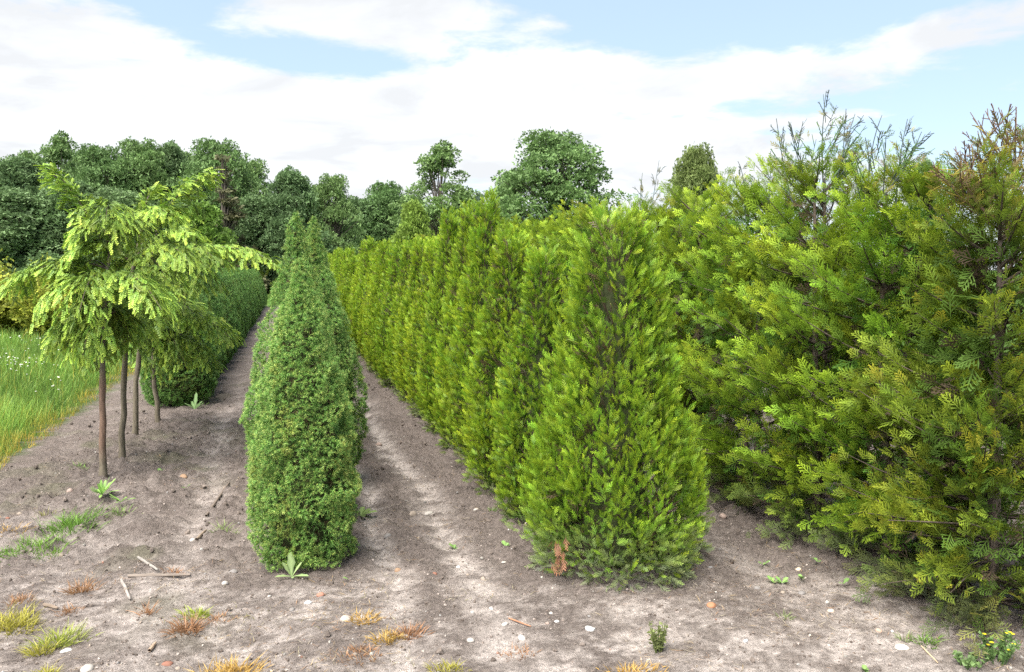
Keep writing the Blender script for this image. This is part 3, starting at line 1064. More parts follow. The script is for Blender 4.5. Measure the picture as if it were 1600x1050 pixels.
def hemlock(label, base, trunk_px, Y, specials, generic, seed, zr, rmax):
    x, y = base
    t = thing('hemlock_standard', label, 'hemlock', (x, y, gzf(x, y)), 0, 'hemlocks grafted on bare stems')
    o = np.array(t.location)
    pts = [np.array([0, 0, -.08])] + [P(a, b, Y + (y - Y)) - o for a, b in trunk_px]
    tb = MB()
    pts = np.array(pts)
    k = len(pts)
    q = np.linspace(0, k - 1, 14)
    fine = np.stack([np.interp(q, np.arange(k), pts[:, j]) for j in range(3)], 1)
    rng = np.random.default_rng(seed)
    fine[1:-1, :2] += rng.normal(0, .006, (12, 2))
    rads = np.interp(q, [0, k - 1], [.031, .011])
    rads[0] += .012
    rads[5] += .004
    cols = np.tile([.135, .115, .085], (14, 1)) * rng.uniform(.85, 1.15, (14, 1))
    if seed == 1:
        cols[2:6] = np.array([.165, .108, .08])
    mbk = MB()
    mbk.tube(fine, rads, np.array([.135, .115, .085]), 9)
    if seed == 1:                                # rusty peeled bark on the lower half of the first stem
        mbk.c[0] = np.repeat(cols, 9, axis=0)
    link('trunk', mbk.mesh('hemlock_trunk', True), M_BARK, t)
    tr = lambda z: np.array([np.interp(z, fine[:, 2], fine[:, j]) for j in range(3)])
    for i, sp in enumerate(specials):
        (a, b), (c, d_), dy, width = sp[:4]
        lift = sp[4] if len(sp) > 4 else None
        s = tr(float((P(a, b, y) - o)[2]))
        e = P(c, d_, y + dy) - o
        bough(t, s, e, .14, width, seed * 100 + i, 1.0, lift)
    for i in range(generic):
        z = zr[0] + (zr[1] - zr[0]) * (i + .5) / generic
        a = i * 2.399 + seed
        R = rmax * (1 - .55 * (z - zr[0]) / (zr[1] - zr[0])) * rng.uniform(.75, 1.1)
        s = tr(z)
        e = s + np.array([math.cos(a) * R, math.sin(a) * R, -R * rng.uniform(.05, .5)])
        bough(t, s, e, .12, .19, seed * 100 + 50 + i, .9, R * .3)
    return t


hemlock('nearest hemlock on the leftmost stem, its bark rusty red low down', G(160, 745), [(160, 650), (160, 560), (166, 450), (176, 345)], 6.61, [
    ((168, 400), (84, 254), 0.0, .19, .02), ((172, 372), (118, 352), -.15, .20), ((174, 360), (206, 345), -.25, .20), ((172, 365), (165, 335), -.4, .20, .25), ((170, 380), (100, 400), -.1, .20), ((168, 420), (12, 440), -.05, .24, .16),
    ((166, 440), (60, 470), -.25, .22, .15), ((166, 440), (122, 480), -.55, .20, .22), ((166, 440), (252, 470), -.45, .20, .20), ((165, 470), (88, 530), .05, .22), ((165, 480), (128, 545), -.3, .20), ((165, 485), (150, 560), .1, .18),
    ((165, 480), (205, 520), .2, .20), ((172, 375), (190, 360), .4, .2), ((168, 420), (110, 430), .4, .2)], 3, 1, (1.25, 1.75), .36)
hemlock('second hemlock from the left, one bough rising high to the right', G(190, 715), [(192, 640), (196, 540), (206, 430), (222, 350)], 7.3, [
    ((215, 390), (330, 258), -.1, .21, .10), ((218, 372), (262, 322), -.35, .20), ((220, 360), (238, 288), .1, .16, .05), ((222, 352), (280, 330), -.2, .2), ((215, 400), (300, 400), -.4, .22), ((212, 410), (262, 430), -.5, .2),
    ((205, 450), (240, 500), -.3, .2), ((205, 460), (190, 530), -.3, .2), ((206, 440), (150, 440), .3, .2), ((210, 420), (150, 380), .3, .2)], 4, 2, (1.28, 1.9), .42)
hemlock('third hemlock stem from the left, long bough reaching right to the spruce tip', G(210, 680), [(213, 610), (218, 540), (232, 440), (245, 360)], 8.31, [
    ((236, 420), (428, 398), -.2, .20, .26), ((238, 410), (345, 400), -.5, .24), ((240, 400), (300, 355), -.3, .2), ((242, 390), (330, 440), -.4, .22), ((232, 440), (290, 450), -.5, .2), ((232, 440), (200, 480), -.3, .2)], 4, 3, (1.3, 1.85), .44)
hemlock('rearmost hemlock, thin stem leaning left before the dark spruce', G(248, 660), [(242, 600), (238, 560), (246, 480), (255, 420)], 9.02, [
    ((244, 500), (362, 520), -.5, .24, .22), ((245, 490), (310, 490), -.7, .22), ((242, 520), (330, 560), -.3, .2), ((242, 520), (242, 570), -.6, .2, .1), ((242, 520), (290, 560), -.5, .2), ((244, 500), (222, 520), -.6, .2)], 4, 4, (1.25, 1.6), .44)


# ------------------------------------------------------------------ background trees
LEAF_Q = (np.array([(0, 0, 0), (.5, .36, .08), (1, 0, -.1), (.5, -.36, .08)]), np.array([[0, 1, 2, 3]]), np.array([0., .5, 1., .5]))
LEAF_T = blade_set([((0, 0, 0), (1, .5, .2), 1.0, .62, 0, 1, .1), ((.1, 0, 0), (.3, -.9, .2), .95, .6, 0, 1, .1)])


def broad_tree(seed, H, W, blobs, leaves, lsize, cA, cB, low=.12, airy=0.0, trunk_r=.28, conical=False, pointy=0.0, bsize=(.065, .135)):
    rng = np.random.default_rng(seed)
    mb, tb = MB(), MB()
    bark = np.array([.10, .085, .07])
    tb.tube([(0, 0, -.3), (0, 0, H * .25), (rng.normal(0, .2), rng.normal(0, .2), H * .6), (rng.normal(0, .3), rng.normal(0, .3), H * .9)], [trunk_r, trunk_r * .8, trunk_r * .45, trunk_r * .1], bark, 8)
    for b in range(blobs):
        zf = rng.uniform(low, .99) if not conical else low + (1 - low) * rng.uniform() ** 1.3
        if conical:
            env = (1 - (zf - low) / (1 - low)) * .95 + .06
        else:
            env = math.sin(math.pi * min(1, (zf - low + .30) / (1.36 - low))) ** 1.0
            env = env * (1 - pointy * zf) * rng.uniform(.8, 1.14)
        a = rng.uniform(0, 6.28)
        rr_ = (rng.uniform(.25, 1) ** .55) * W / 2 * env * .84 * (1 + .16 * math.sin(a * 2 + seed) + .12 * math.sin(a * 3 + zf * 7))
        br = W * rng.uniform(*bsize) * (1 - airy * .4) * ((.25 + .75 * env) if conical else 1)
        c = np.array([math.cos(a) * rr_, math.sin(a) * rr_, H * zf - br * .7])
        c[2] = max(c[2], br * .8)
        tb.tube([(0, 0, max(.2, c[2] * .55)), c * np.array([.5, .5, .85]), c], [trunk_r * .35, trunk_r * .22, trunk_r * .08], bark, 5)
        n = int(leaves * (br / (W * .10)) ** 2)
        dr = rand_dirs(rng, n)
        dr[:, 2] = np.where(rng.uniform(0, 1, n) < .6, np.abs(dr[:, 2]), dr[:, 2])
        lumps = 1 + .35 * (vnoise(dr[:, 0] * 2.6 + b, dr[:, 1] * 2.6 + dr[:, 2] * 2.1, seed) - .5) * 2
        pos = c + dr * (br * lumps * rng.uniform(.45, 1.08, n) ** (.5))[:, None] * np.array([1.15, 1.15, .85])
        tint = rng.uniform(.8, 1.2) * rng.uniform(.7, 1.3, n)
        A = np.tile(cA, (n, 1)) * tint[:, None]
        B = np.tile(cB, (n, 1)) * tint[:, None]
        d = norm(dr + rng.normal(0, .7, (n, 3)))
        if conical:
            d = norm(dr * np.array([1, 1, .1]) + np.array([0, 0, -.35]) + rng.normal(0, .3, (n, 3)))
        mb.scatter(LEAF_T, pos, d, rand_dirs(rng, n) + np.array([0, 0, .8]), rng.uniform(.7, 1.3, n) * lsize, A, B)
    return mb.mesh('tree_crown'), tb.mesh('tree_trunk')


DK_A, DK_B = np.array([.100, .162, .070]), np.array([.170, .258, .105])  # leaf colours lightened a little, aerial haze put into the colour
OAK_A, OAK_B = np.array([.105, .178, .064]), np.array([.180, .285, .095])
bt_dense = broad_tree(41, 12, 9, 150, 185, .235, DK_A, DK_B, .02)
bt_oak = broad_tree(42, 13, 11, 150, 170, .235, OAK_A, OAK_B, .06, .25)
bt_airy = broad_tree(43, 13, 8, 105, 135, .235, OAK_A * .95, OAK_B * .95, .05, .6, trunk_r=.16, pointy=.1)
bt_light = broad_tree(44, 7, 7, 60, 140, .22, np.array([.11, .19, .035]), np.array([.19, .29, .05]), .08)
bt_conif = broad_tree(45, 12, 5.5, 90, 70, .30, np.array([.105, .110, .058]), np.array([.15, .145, .075]), .03, conical=True)
bt_round = broad_tree(46, 11, 9, 140, 140, .22, np.array([.110, .155, .052]), np.array([.17, .225, .070]), .15)
bt_pale = broad_tree(47, 9, 5.5, 50, 70, .24, np.array([.12, .18, .13]), np.array([.16, .22, .16]), .05)  # haze of distance put into the pale bluish leaf colour
BT = {'d': bt_dense, 'o': bt_oak, 'a': bt_airy, 'l': bt_light, 'c': bt_conif, 'r': bt_round, 'p': bt_pale}
BH = {'d': (12, 9), 'o': (13, 11), 'a': (13, 8), 'l': (7, 7), 'c': (12, 5.5), 'r': (11, 9), 'p': (9, 5.5)}
rr = random.Random(17)
for kind, px, top, wpx, Y, lab in [
        ('o', 62, 228, 130, 76, 'pale green tree at the back of the wood near the left edge'),
        ('o', 135, 226, 120, 78, 'tree at the back of the wood just right of the ragged-topped one'),
        ('o', 245, 224, 130, 78, 'tree at the back of the wood behind the tall grey-green one'),
        ('o', 302, 226, 120, 76, 'tree at the back of the wood left of the tallest bright green one'),
        ('o', 395, 240, 120, 76, 'tree at the back of the wood sloping down right of the tallest'),
        ('o', 490, 282, 120, 76, 'low tree at the back between the dark rounded and the narrow one'),
        ('d', 30, 238, 170, 60, 'dark round-crowned tree at the far left of the wood'),
        ('d', 20, 290, 190, 50, 'low dark tree in front at the far left edge of the wood'),
        ('a', 100, 202, 120, 66, 'tall dark tree with ragged split top left in the wood'),
        ('o', 165, 216, 150, 64, 'green tree in the wood right of the ragged-topped one'),
        ('d', 110, 275, 170, 52, 'dark lower tree behind the nearest hemlock crown'),
        ('o', 222, 206, 150, 66, 'tall grey-green tree in the middle of the left wood'),
        ('d', 270, 216, 120, 68, 'dark tree between the two tall green trees of the wood'),
        ('o', 345, 206, 160, 66, 'tallest bright green tree at the right part of the wood'),
        ('d', 190, 290, 190, 54, 'dark lower tree behind the hemlock boughs'),
        ('c', 354, 240, 120, 56, 'brownish conifer standing before the dark wood'),
        ('l', 325, 318, 130, 48, 'lighter green small tree in front of the brownish conifer'),
        ('d', 400, 300, 120, 60, 'dark tree just right of the brownish conifer'),
        ('d', 458, 258, 120, 60, 'dark rounded tree behind the tall spruce tip'),
        ('o', 522, 264, 100, 62, 'narrow dark tree at the right end of the wood'),
        ('d', 562, 305, 130, 70, 'low dark tree behind the far end of the thuja row'),
        ('o', 600, 276, 130, 70, 'small oak left of the tall open-crowned oak'),
        ('d', 640, 300, 110, 76, 'dark tree between the small oak and the open-crowned oak'),
        ('o', 725, 292, 90, 74, 'low oak at the right foot of the open-crowned oak'),
        ('a', 688, 218, 160, 66, 'tall oak with open see-through crown left of centre'),
        ('d', 690, 320, 130, 70, 'low dark tree below the open-crowned oak'),
        ('l', 648, 316, 92, 44, 'rounded yellow-green tree above the thuja row'),
        ('p', 748, 302, 56, 90, 'pale blue-green distant tree between the two oaks'),
        ('c', 734, 335, 40, 80, 'small dark conifer before the pale distant tree'),
        ('o', 868, 192, 235, 62, 'large broad oak standing alone behind the thuja row'),
        ('o', 795, 258, 110, 64, 'small tree at the left flank of the large oak'),
        ('r', 1085, 226, 112, 52, 'dense round olive tree above the right hedge'),
        ('d', 1437, 242, 70, 60, 'small dark tree peeping over the golden hedge top')]:
    b = P(px, HOR, Y)
    H = float(P(px, top, Y)[2])
    W = wpx / F_PX * Y
    h0, w0 = BH[kind]
    tree2('conifer' if kind == 'c' else 'broadleaf_tree', lab, 'tree', (b[0], Y, -.02), rr.uniform(0, 6.28), 'trees beyond the nursery', BT[kind][0], BT[kind][1], M_LEAF,
          scale=(W / w0, W / w0, H / h0))

# golden shrubs at the edge of the meadow
def shrub(seed, H, W, cA, cB):
    rng = np.random.default_rng(seed)
    mb, tb = MB(), MB()
    for k in range(26):
        a = rng.uniform(0, 6.28)
        e = np.array([math.cos(a) * W * .45 * rng.uniform(.2, 1), math.sin(a) * W * .45 * rng.uniform(.2, 1), H * rng.uniform(.35, 1)])
        tb.tube([(0, 0, -.05), e * np.array([.4, .4, .6]), e], [.03, .018, .006], np.array([.11, .08, .06]), 5)
        n = 130
        u = rng.uniform(.25, 1.05, n)[:, None]
        pos = e * u * np.array([1, 1, 1]) + rng.normal(0, .14, (n, 3))
        pos[:, 2] = np.maximum(pos[:, 2], .05)
        t = rng.uniform(.7, 1.3, n)[:, None]
        gm = np.clip((rng.uniform(0, 1, n) - .5) * 2, 0, 1)[:, None]
        mb.scatter(LEAF_T, pos, norm(rng.normal(0, 1, (n, 3)) + np.array([0, 0, -.2])), rand_dirs(rng, n), rng.uniform(.07, .13, n), np.tile(cA, (n, 1)) * t, (np.tile(cB, (n, 1)) * (1 - gm) + np.array([.14, .20, .04]) * gm) * t)
    return mb.mesh('shrub_crown'), tb.mesh('shrub_trunk')


sh = shrub(51, 2.0, 2.4, np.array([.18, .22, .03]), np.array([.38, .40, .05]))
for px, top, Y, lab in [(-45, 420, 20.5, 'golden shrub cut by the left edge above the meadow'), (22, 398, 21.5, 'tall yellow-green shrub at the back of the meadow'),
                        (72, 425, 20.3, 'golden shrub half hidden by the lowest hemlock boughs'), (-110, 400, 22, 'yellow shrub farthest left beyond the meadow'),
                        (135, 430, 23, 'yellow-green shrub behind the hemlock crowns')]:
    b = P(px, HOR, Y)
    H = float(P(px, top, Y)[2])
    tree2('shrub', lab, 'shrub', (b[0], Y, gzf(b[0], Y)), rr.uniform(0, 6), 'golden shrubs behind the meadow', sh[0], sh[1], M_LEAF, scale=(.95, .95, H / 2.05))


# ------------------------------------------------------------------ meadow
def meadow():
    rng = np.random.default_rng(71)
    mb = MB()
    n = 42000
    y = 6.2 + 26 * rng.uniform(0, 1, n) ** 1.6
    span = np.maximum(.42 * y + 1.4 - 2.45, .8)
    off = -2.42 - span * rng.uniform(0, 1, n)
    off += .16 * (fbm(y * 1.1, y * 0, 2, 5) - .5)
    x = rowx(off, y)
    edge = np.clip((-2.42 - off) / .5, 0, 1)
    patch = fbm(x * .9, y * .9, 3, 19)
    h = (.06 + .25 * edge * (.35 + 1.1 * np.clip(patch - .15, 0, 1))) * rng.uniform(.45, 1.25, n)
    yellow = np.clip(1.35 - edge * 1.9 + (patch - .5) * 1.2 + (fbm(x * 4, y * 4, 2, 29) - .5) * 1.4, 0, 1) * (rng.uniform(0, 1, n) < .85)
    straw = rng.uniform(0, 1, n) < .07
    h = np.where(straw, h * 1.25, h)
    yellow = np.where(straw, .6, yellow)
    lean = rng.normal(0, .30, (n, 2)) + np.array([.10, -.02])
    d = norm(np.stack([lean[:, 0], lean[:, 1], np.ones(n)], 1))
    T = (np.array([(0, -.5, 0), (0, .5, 0), (.55, .38, .03), (.55, -.38, .03), (1, 0, .16)]), None, np.array([0, 0, .5, .5, 1.]))
    ww = np.clip(y / 9, .8, 2.4) * rng.uniform(.003, .006, n)
    z = gz(x, y) - .01
    s = rand_dirs(rng, n) * np.array([1, 1, 0])
    s = norm(s - d * (s * d).sum(1, keepdims=True))
    f = np.cross(s, d)
    base = np.stack([x, y, z], 1)
    V = (base[:, None] + d[:, None] * (T[0][None, :, 0, None] * h[:, None, None]) + s[:, None] * (T[0][None, :, 1, None] * ww[:, None, None])
         + f[:, None] * (T[0][None, :, 2, None] * h[:, None, None] * 1.3))
    t = (rng.uniform(.7, 1.25, n) * (.55 + .9 * patch))[:, None]
    g0, g1 = np.array([.10, .20, .03]), np.array([.27, .43, .08])
    y0, y1 = np.array([.30, .21, .035]), np.array([.60, .45, .08])
    yl = yellow[:, None]
    A = (g0 * (1 - yl) + y0 * yl) * t
    B = (g1 * (1 - yl) + y1 * yl) * t
    C = A[:, None] * (1 - T[2][None, :, None]) + B[:, None] * T[2][None, :, None]
    k = np.arange(n)[:, None] * 5
    mb.add(V.reshape(-1, 3), np.concatenate([k + np.array([[0, 1, 2, 3]])]), C.reshape(-1, 3))
    mb.l.append((k + np.array([[3, 2, 4]])).ravel())
    mb.n.append(np.full(n, 3))
    o = link('meadow_grass', mb.mesh('meadow_grass'), M_GRASS)
    tag(o, 'tall green meadow grass with a yellow dying edge', 'grass', kind='stuff')
    # white flower heads
    fb = MB()
    pts = []
    for cx, cy, sx, sy, m in [(30, 578, 30, 12, 45), (60, 545, 40, 10, 16), (75, 542, 20, 6, 14), (110, 555, 20, 8, 10), (80, 628, 14, 6, 8), (15, 590, 18, 5, 20)]:
        for _ in range(m):
            pts.append((rng.normal(cx, sx), rng.normal(cy, sy)))
    for a, b in pts:
        gx, gy = G(a, max(b, 520) + 22)
        if gx - ROW * gy > -2.5 or gy > 30:
            continue
        hz = rng.uniform(.34, .48)
        top = np.array([gx, gy, gzf(gx, gy) + hz])
        fb.tube([(gx, gy, 0), top], [.002, .0015], np.array([.10, .17, .04]), 3)
        R = rng.uniform(.008, .015)
        m = 8
        th = np.arange(m) * 2 * math.pi / m
        tl = rng.normal(0, .25, 2)
        ring = top + np.stack([np.cos(th) * R, np.sin(th) * R, np.cos(th) * R * tl[0] + np.sin(th) * R * tl[1]], 1)
        fb.add(np.vstack([ring, top + np.array([0, 0, .006])]), [[q, (q + 1) % m, m] for q in range(m)], np.vstack([np.tile([.8, .8, .78], (m, 1)), [[.7, .66, .5]]]))
    o = link('white_wildflowers', fb.mesh('white_wildflowers'), M_GRASS)
    tag(o, 'scattered white wildflower heads in the meadow grass', 'wildflowers', kind='stuff')


meadow()


# ------------------------------------------------------------------ stones, clods, litter
def rock_mesh(seed, name, flat=.6, sub=2, col=(.5, .46, .42)):
    import bmesh
    rng = np.random.default_rng(seed)
    bm = bmesh.new()
    bmesh.ops.create_icosphere(bm, subdivisions=sub, radius=1)
    pl = rand_dirs(rng, 7)
    dist = rng.uniform(.62, .95, 7)
    for v in bm.verts:
        p = np.array(v.co)
        for q, dd in zip(pl, dist):
            e = p @ q - dd
            if e > 0:
                p = p - q * e * .85
        p = p * (1 + rng.normal(0, .025))
        v.co = (p[0], p[1] * .8, p[2] * flat)
    me = bpy.data.meshes.new(name)
    bm.to_mesh(me)
    bm.free()
    at = me.color_attributes.new('col', 'FLOAT_COLOR', 'POINT')
    at.data.foreach_set('color', np.tile(list(col) + [1], (len(me.vertices), 1)).astype(np.float32).ravel())
    me.polygons.foreach_set('use_smooth', np.ones(len(me.polygons), bool))
    return me


def stones():
    WHITE, TAN, PINK, GREY, BRICK, ORANGE = (.47, .43, .39), (.33, .27, .22), (.36, .27, .23), (.24, .22, .21), (.28, .13, .09), (.34, .22, .14)
    cache = {}

    def get(k, col, flat):
        if (k, col, flat) not in cache:
            cache[(k, col, flat)] = rock_mesh(200 + k, 'stone', flat, 2, tuple(.74 * q for q in col))
        return cache[(k, col, flat)]
    rng = random.Random(9)
    for px, py, w, col, flat, lab in [
            (136, 1043, 24, WHITE, .7, 'pale rounded stone at the bottom edge left of the yellow grass'),
            (103, 1013, 19, (.78, .78, .76), .25, 'flat white chip beside the yellow-green tuft lower left'),
            (262, 1034, 20, BRICK, .5, 'red brick fragment near the bottom edge on the left'),
            (278, 1041, 10, TAN, .7, 'small tan pebble right of the red brick fragment'),
            (301, 847, 11, WHITE, .7, 'white stone beside the short dark stick'),
            (352, 914, 12, WHITE, .8, 'white rounded stone left of the front spruce'),
            (95, 864, 12, TAN, .8, 'beige stone below the green grass patch on the left'),
            (364, 893, 18, GREY, .5, 'flat grey stone at the left foot of the front spruce'),
            (109, 767, 13, PINK, .8, 'pinkish clod-like stone uphill of the bright weed'),
            (11, 806, 10, BRICK, .6, 'small brick-red chip at the far left edge'),
            (31, 802, 10, TAN, .8, 'beige pebble right of the brick-red chip'),
            (288, 752, 16, ORANGE, .5, 'orange-tan stone on the soil mound below the hemlocks'),
            (421, 936, 8, WHITE, .7, 'small white pebble in front of the front spruce'),
            (482, 948, 15, (.72, .71, .70), .5, 'bright white stone in front of the spruce near the path'),
            (501, 938, 14, (.40, .20, .14), .6, 'reddish stone right of the bright white one'),
            (457, 958, 12, GREY, .6, 'grey stone left of the bright white one'),
            (540, 976, 20, (.50, .42, .37), .7, 'rounded beige stone among the orange dry grass'),
            (644, 803, 17, TAN, .7, 'tan stone in the middle of the path between the rows'),
            (669, 797, 18, WHITE, .4, 'flat pale stone right of the tan one on the path'),
            (636, 781, 17, GREY, .4, 'flat dark grey stone behind the tan one on the path'),
            (632, 690, 12, (.75, .75, .77), .3, 'flat white chip halfway along the path'),
            (634, 680, 9, WHITE, .6, 'small white stone just behind the flat white chip'),
            (592, 692, 14, PINK, .6, 'pinkish stone at the left of the path halfway'),
            (606, 841, 14, GREY, .7, 'grey rounded stone in the left rut'),
            (622, 890, 13, ORANGE, .8, 'orange-brown pebble in the path left of centre'),
            (679, 902, 11, BRICK, .7, 'red pebble beside the pale rut'),
            (716, 887, 7, (.75, .75, .75), .6, 'tiny white pebble on the dark band of the path'),
            (755, 906, 11, TAN, .8, 'beige pebble left of the front thuja'),
            (731, 901, 7, TAN, .8, 'small yellowish pebble by the pale rut'),
            (787, 880, 9, WHITE, .4, 'white splinter of stone close to the front thuja'),
            (744, 800, 10, WHITE, .7, 'pale stone beside the second thuja foot'),
            (735, 1008, 16, WHITE, .6, 'cream stone at the end of the pale rut'),
            (815, 1004, 16, (.70, .70, .68), .35, 'flat white stone with a dark edge near the bottom middle'),
            (788, 981, 15, WHITE, .4, 'flat cream stone with a brown twig beside it'),
            (768, 958, 11, WHITE, .6, 'pale stone in front of the path end'),
            (861, 964, 9, WHITE, .7, 'small pale pebble in front of the front thuja'),
            (870, 978, 9, (.70, .70, .68), .6, 'white pebble closest to the pointed white stone'),
            (921, 992, 17, (.62, .62, .60), .5, 'pointed white stone in front of the broad thuja'),
            (855, 981, 8, PINK, .8, 'pinkish pebble in front of the broad thuja'),
            (1112, 955, 20, (.42, .20, .11), .6, 'orange brick piece right of the front thuja'),
            (1109, 889, 13, (.40, .40, .42), .5, 'blue-grey stone at the right foot of the front thuja'),
            (1130, 802, 14, PINK, .8, 'pink angular stone in the gap between thuja and hedge'),
            (1248, 892, 14, (.60, .48, .36), .5, 'cream stone under the hedge sprays'),
            (1253, 928, 14, GREY, .5, 'flat grey stone on the right aisle track'),
            (1183, 920, 12, GREY, .7, 'brown-grey stone at the start of the right aisle'),
            (1223, 928, 9, TAN, .7, 'small beige pebble left of the flat grey one'),
            (1298, 957, 13, (.60, .47, .38), .7, 'cream rounded stone by the dead brown spray'),
            (1373, 985, 11, (.52, .36, .28), .8, 'pinkish-tan pebble in front of the right hedge'),
            (1394, 987, 6, (.75, .75, .73), .8, 'tiny white pebble in front of the right hedge'),
            (1409, 1011, 24, (.62, .56, .48), .3, 'flat cream stone in front of the golden hedge thuja'),
            (1165, 1003, 10, (.60, .62, .66), .6, 'pale bluish pebble at the bottom right of centre'),
            (1456, 958, 26, (.17, .16, .13), .7, 'dark round stone tucked under the golden hedge thuja')]:
        x, y = G(px, py)
        s = w / 2 / F_PX * y
        o = link('stone', get(rng.randrange(5), col, flat), M_STONE, None, (x, y, gzf(x, y) + s * flat * .05))
        o.scale = (s, s, s)
        o.rotation_euler = (rng.uniform(-.2, .2), rng.uniform(-.2, .2), rng.uniform(0, 6.28))
        tag(o, lab, 'stone', 'stones lying on the soil')


stones()


def lumps():
    rng = np.random.default_rng(15)
    base = []
    for k in range(4):
        m = rock_mesh(300 + k, 'tmp', .7, 1)
        V = np.zeros(len(m.vertices) * 3)
        m.vertices.foreach_get('co', V)
        Fc = np.zeros(len(m.polygons) * 3, int)
        m.loops.foreach_get('vertex_index', Fc)
        base.append((V.reshape(-1, 3) * (1 + rng.normal(0, .1, (len(m.vertices), 1))), Fc.reshape(-1, 3), np.zeros(len(m.vertices))))
        bpy.data.meshes.remove(m)

    def strew(n, accept, size, colf, ymax, xlo, xhi):
        mb = MB()
        y = 2.9 + (ymax - 2.9) * rng.uniform(0, 1, n) ** 1.5
        off = rng.uniform(xlo, xhi, n)
        x = rowx(off, y)
        keep = rng.uniform(0, 1, n) < accept(x, y, off)
        x, y = x[keep], y[keep]
        m = len(x)
        s = size(m)
        pos = np.stack([x, y, gz(x, y) + s * .25], 1)
        A = colf(m)
        for t in range(4):
            q = np.arange(m) % 4 == t
            mb.scatter(base[t], pos[q], rand_dirs(rng, q.sum()), rand_dirs(rng, q.sum()), s[q], A[q], A[q])
        return mb

    def acc_clod(x, y, off):
        path, ruts = soil_parts(x, y)[1:]
        return np.clip((y - 3.9) / 1.5, .12, 1) * (1 - .8 * np.clip(ruts, 0, 1)) * np.clip((fbm(x * 2, y * 2, 3, 8) - .3) * 2.5, .1, 1) * (off > -2.4)
    mb = strew(9000, acc_clod, lambda m: .004 + .022 * rng.uniform(0, 1, m) ** 4, lambda m: np.tile([.125, .102, .088], (m, 1)) * rng.uniform(.6, 1.5, (m, 1)), 15, -2.4, 3.4)
    tag(link('soil_clods', mb.mesh('soil_clods'), M_CLOD), 'crumbly dark soil clods scattered over the tilled ground', 'soil', kind='stuff')

    octa = (np.array([(1, 0, 0), (-1, .1, 0), (0, 1, .1), (.1, -1, 0), (0, 0, .8), (0, .1, -.8)]),
            np.array([(0, 2, 4), (2, 1, 4), (1, 3, 4), (3, 0, 4), (2, 0, 5), (1, 2, 5), (3, 1, 5), (0, 3, 5)]), np.zeros(6))
    keepbase = list(base)
    base[:] = [octa] * 4
    pal = np.array([(.12, .095, .08), (.19, .155, .135), (.33, .28, .25)])
    mb = strew(19000, lambda x, y, off: np.clip((fbm(x * 3, y * 3, 3, 401) - .28) * 2.6, .06, 1) * (off > -2.4),
               lambda m: .0025 + .0075 * rng.uniform(0, 1, m) ** 2.2, lambda m: pal[rng.choice(3, m, p=[.5, .32, .18])] * rng.uniform(.7, 1.25, (m, 1)), 8.5, -2.4, 3.6)
    tag(link('soil_crumbs', mb.mesh('soil_crumbs'), M_CLOD), 'fine crumbs of soil over the whole bare ground', 'soil', kind='stuff')
    base[:] = keepbase

    def pc(m):
        pal = np.array([(.55, .51, .46), (.40, .33, .27), (.33, .31, .30), (.62, .6, .57), (.40, .22, .16)])
        return pal[rng.choice(5, m, p=[.3, .27, .2, .15, .08])] * rng.uniform(.35, .7, (m, 1))
    mb = strew(2600, lambda x, y, off: .35 + .65 * np.clip((fbm(x * 1.5, y * 1.5, 2, 88) - .3) * 2, 0, 1), lambda m: .003 + .010 * rng.uniform(0, 1, m) ** 3, pc, 14, -2.3, 4.2)
    tag(link('pebbles', mb.mesh('pebbles'), M_STONE), 'small mixed pebbles scattered over the soil', 'pebbles', kind='stuff')
    # straw and needle litter
    sb = MB()
    n = 12000
    y = 2.9 + 4.5 * rng.uniform(0, 1, n) ** 1.4
    off = rng.uniform(-2.2, 4.0, n)
    x = rowx(off, y)
    keep = fbm(x * 1.4, y * 1.8, 3, 99) > .50
    x, y = x[keep], y[keep]
    n = len(x)
    a = rng.uniform(0, 6.28, n)
    d = np.stack([np.cos(a), np.sin(a), rng.normal(.06, .12, n)], 1)
    T = blade_set([((0, 0, 0), (1, 0, 0), 1, .045, 0, 1, 0)])
    pal = np.array([(.46, .34, .18), (.40, .24, .13), (.50, .44, .33), (.24, .18, .13)])
    C = pal[rng.integers(0, 4, n)] * rng.uniform(.7, 1.2, (n, 1))
    sb.scatter(T, np.stack([x, y, gz(x, y) + .006], 1), d, np.tile([0, 0, 1.], (n, 1)), rng.uniform(.015, .07, n), C, C)
    tag(link('straw_litter', sb.mesh('straw_litter'), M_GRASS), 'dry straw and dead needles littering the pale foreground soil', 'litter', kind='stuff')


lumps()


def stick(p0, p1, r, lab, seed, col=(.20, .165, .14), flat=1.0):
    rng = np.random.default_rng(seed)
    a, b = np.array(G(*p0)), np.array(G(*p1))
    c = (a + b) / 2
    mb = MB()
    u = np.linspace(-.5, .5, 6)
    w = b - a
    pts = np.array([[w[0] * q + rng.normal(0, r * .12), w[1] * q + rng.normal(0, r * .12), 0] for q in u])
    zc = gzf(*c)
    for i in range(6):
        pts[i, 2] = max(gzf(pts[i, 0] + c[0], pts[i, 1] + c[1]) - zc, -.01) + r * .6
    pts[:, 2] = pts[:, 2] * .1 + np.linspace(pts[0, 2], pts[-1, 2], 6) * .9 + .004
    mb.tube(pts, r * np.array([.8, 1.0, .95, .9, .85, .6]), np.array(col), 7)
    o = link('stick', mb.mesh('stick'), M_WOOD, None, (c[0], c[1], zc))
    tag(o, lab, 'stick', 'dead sticks on the soil')


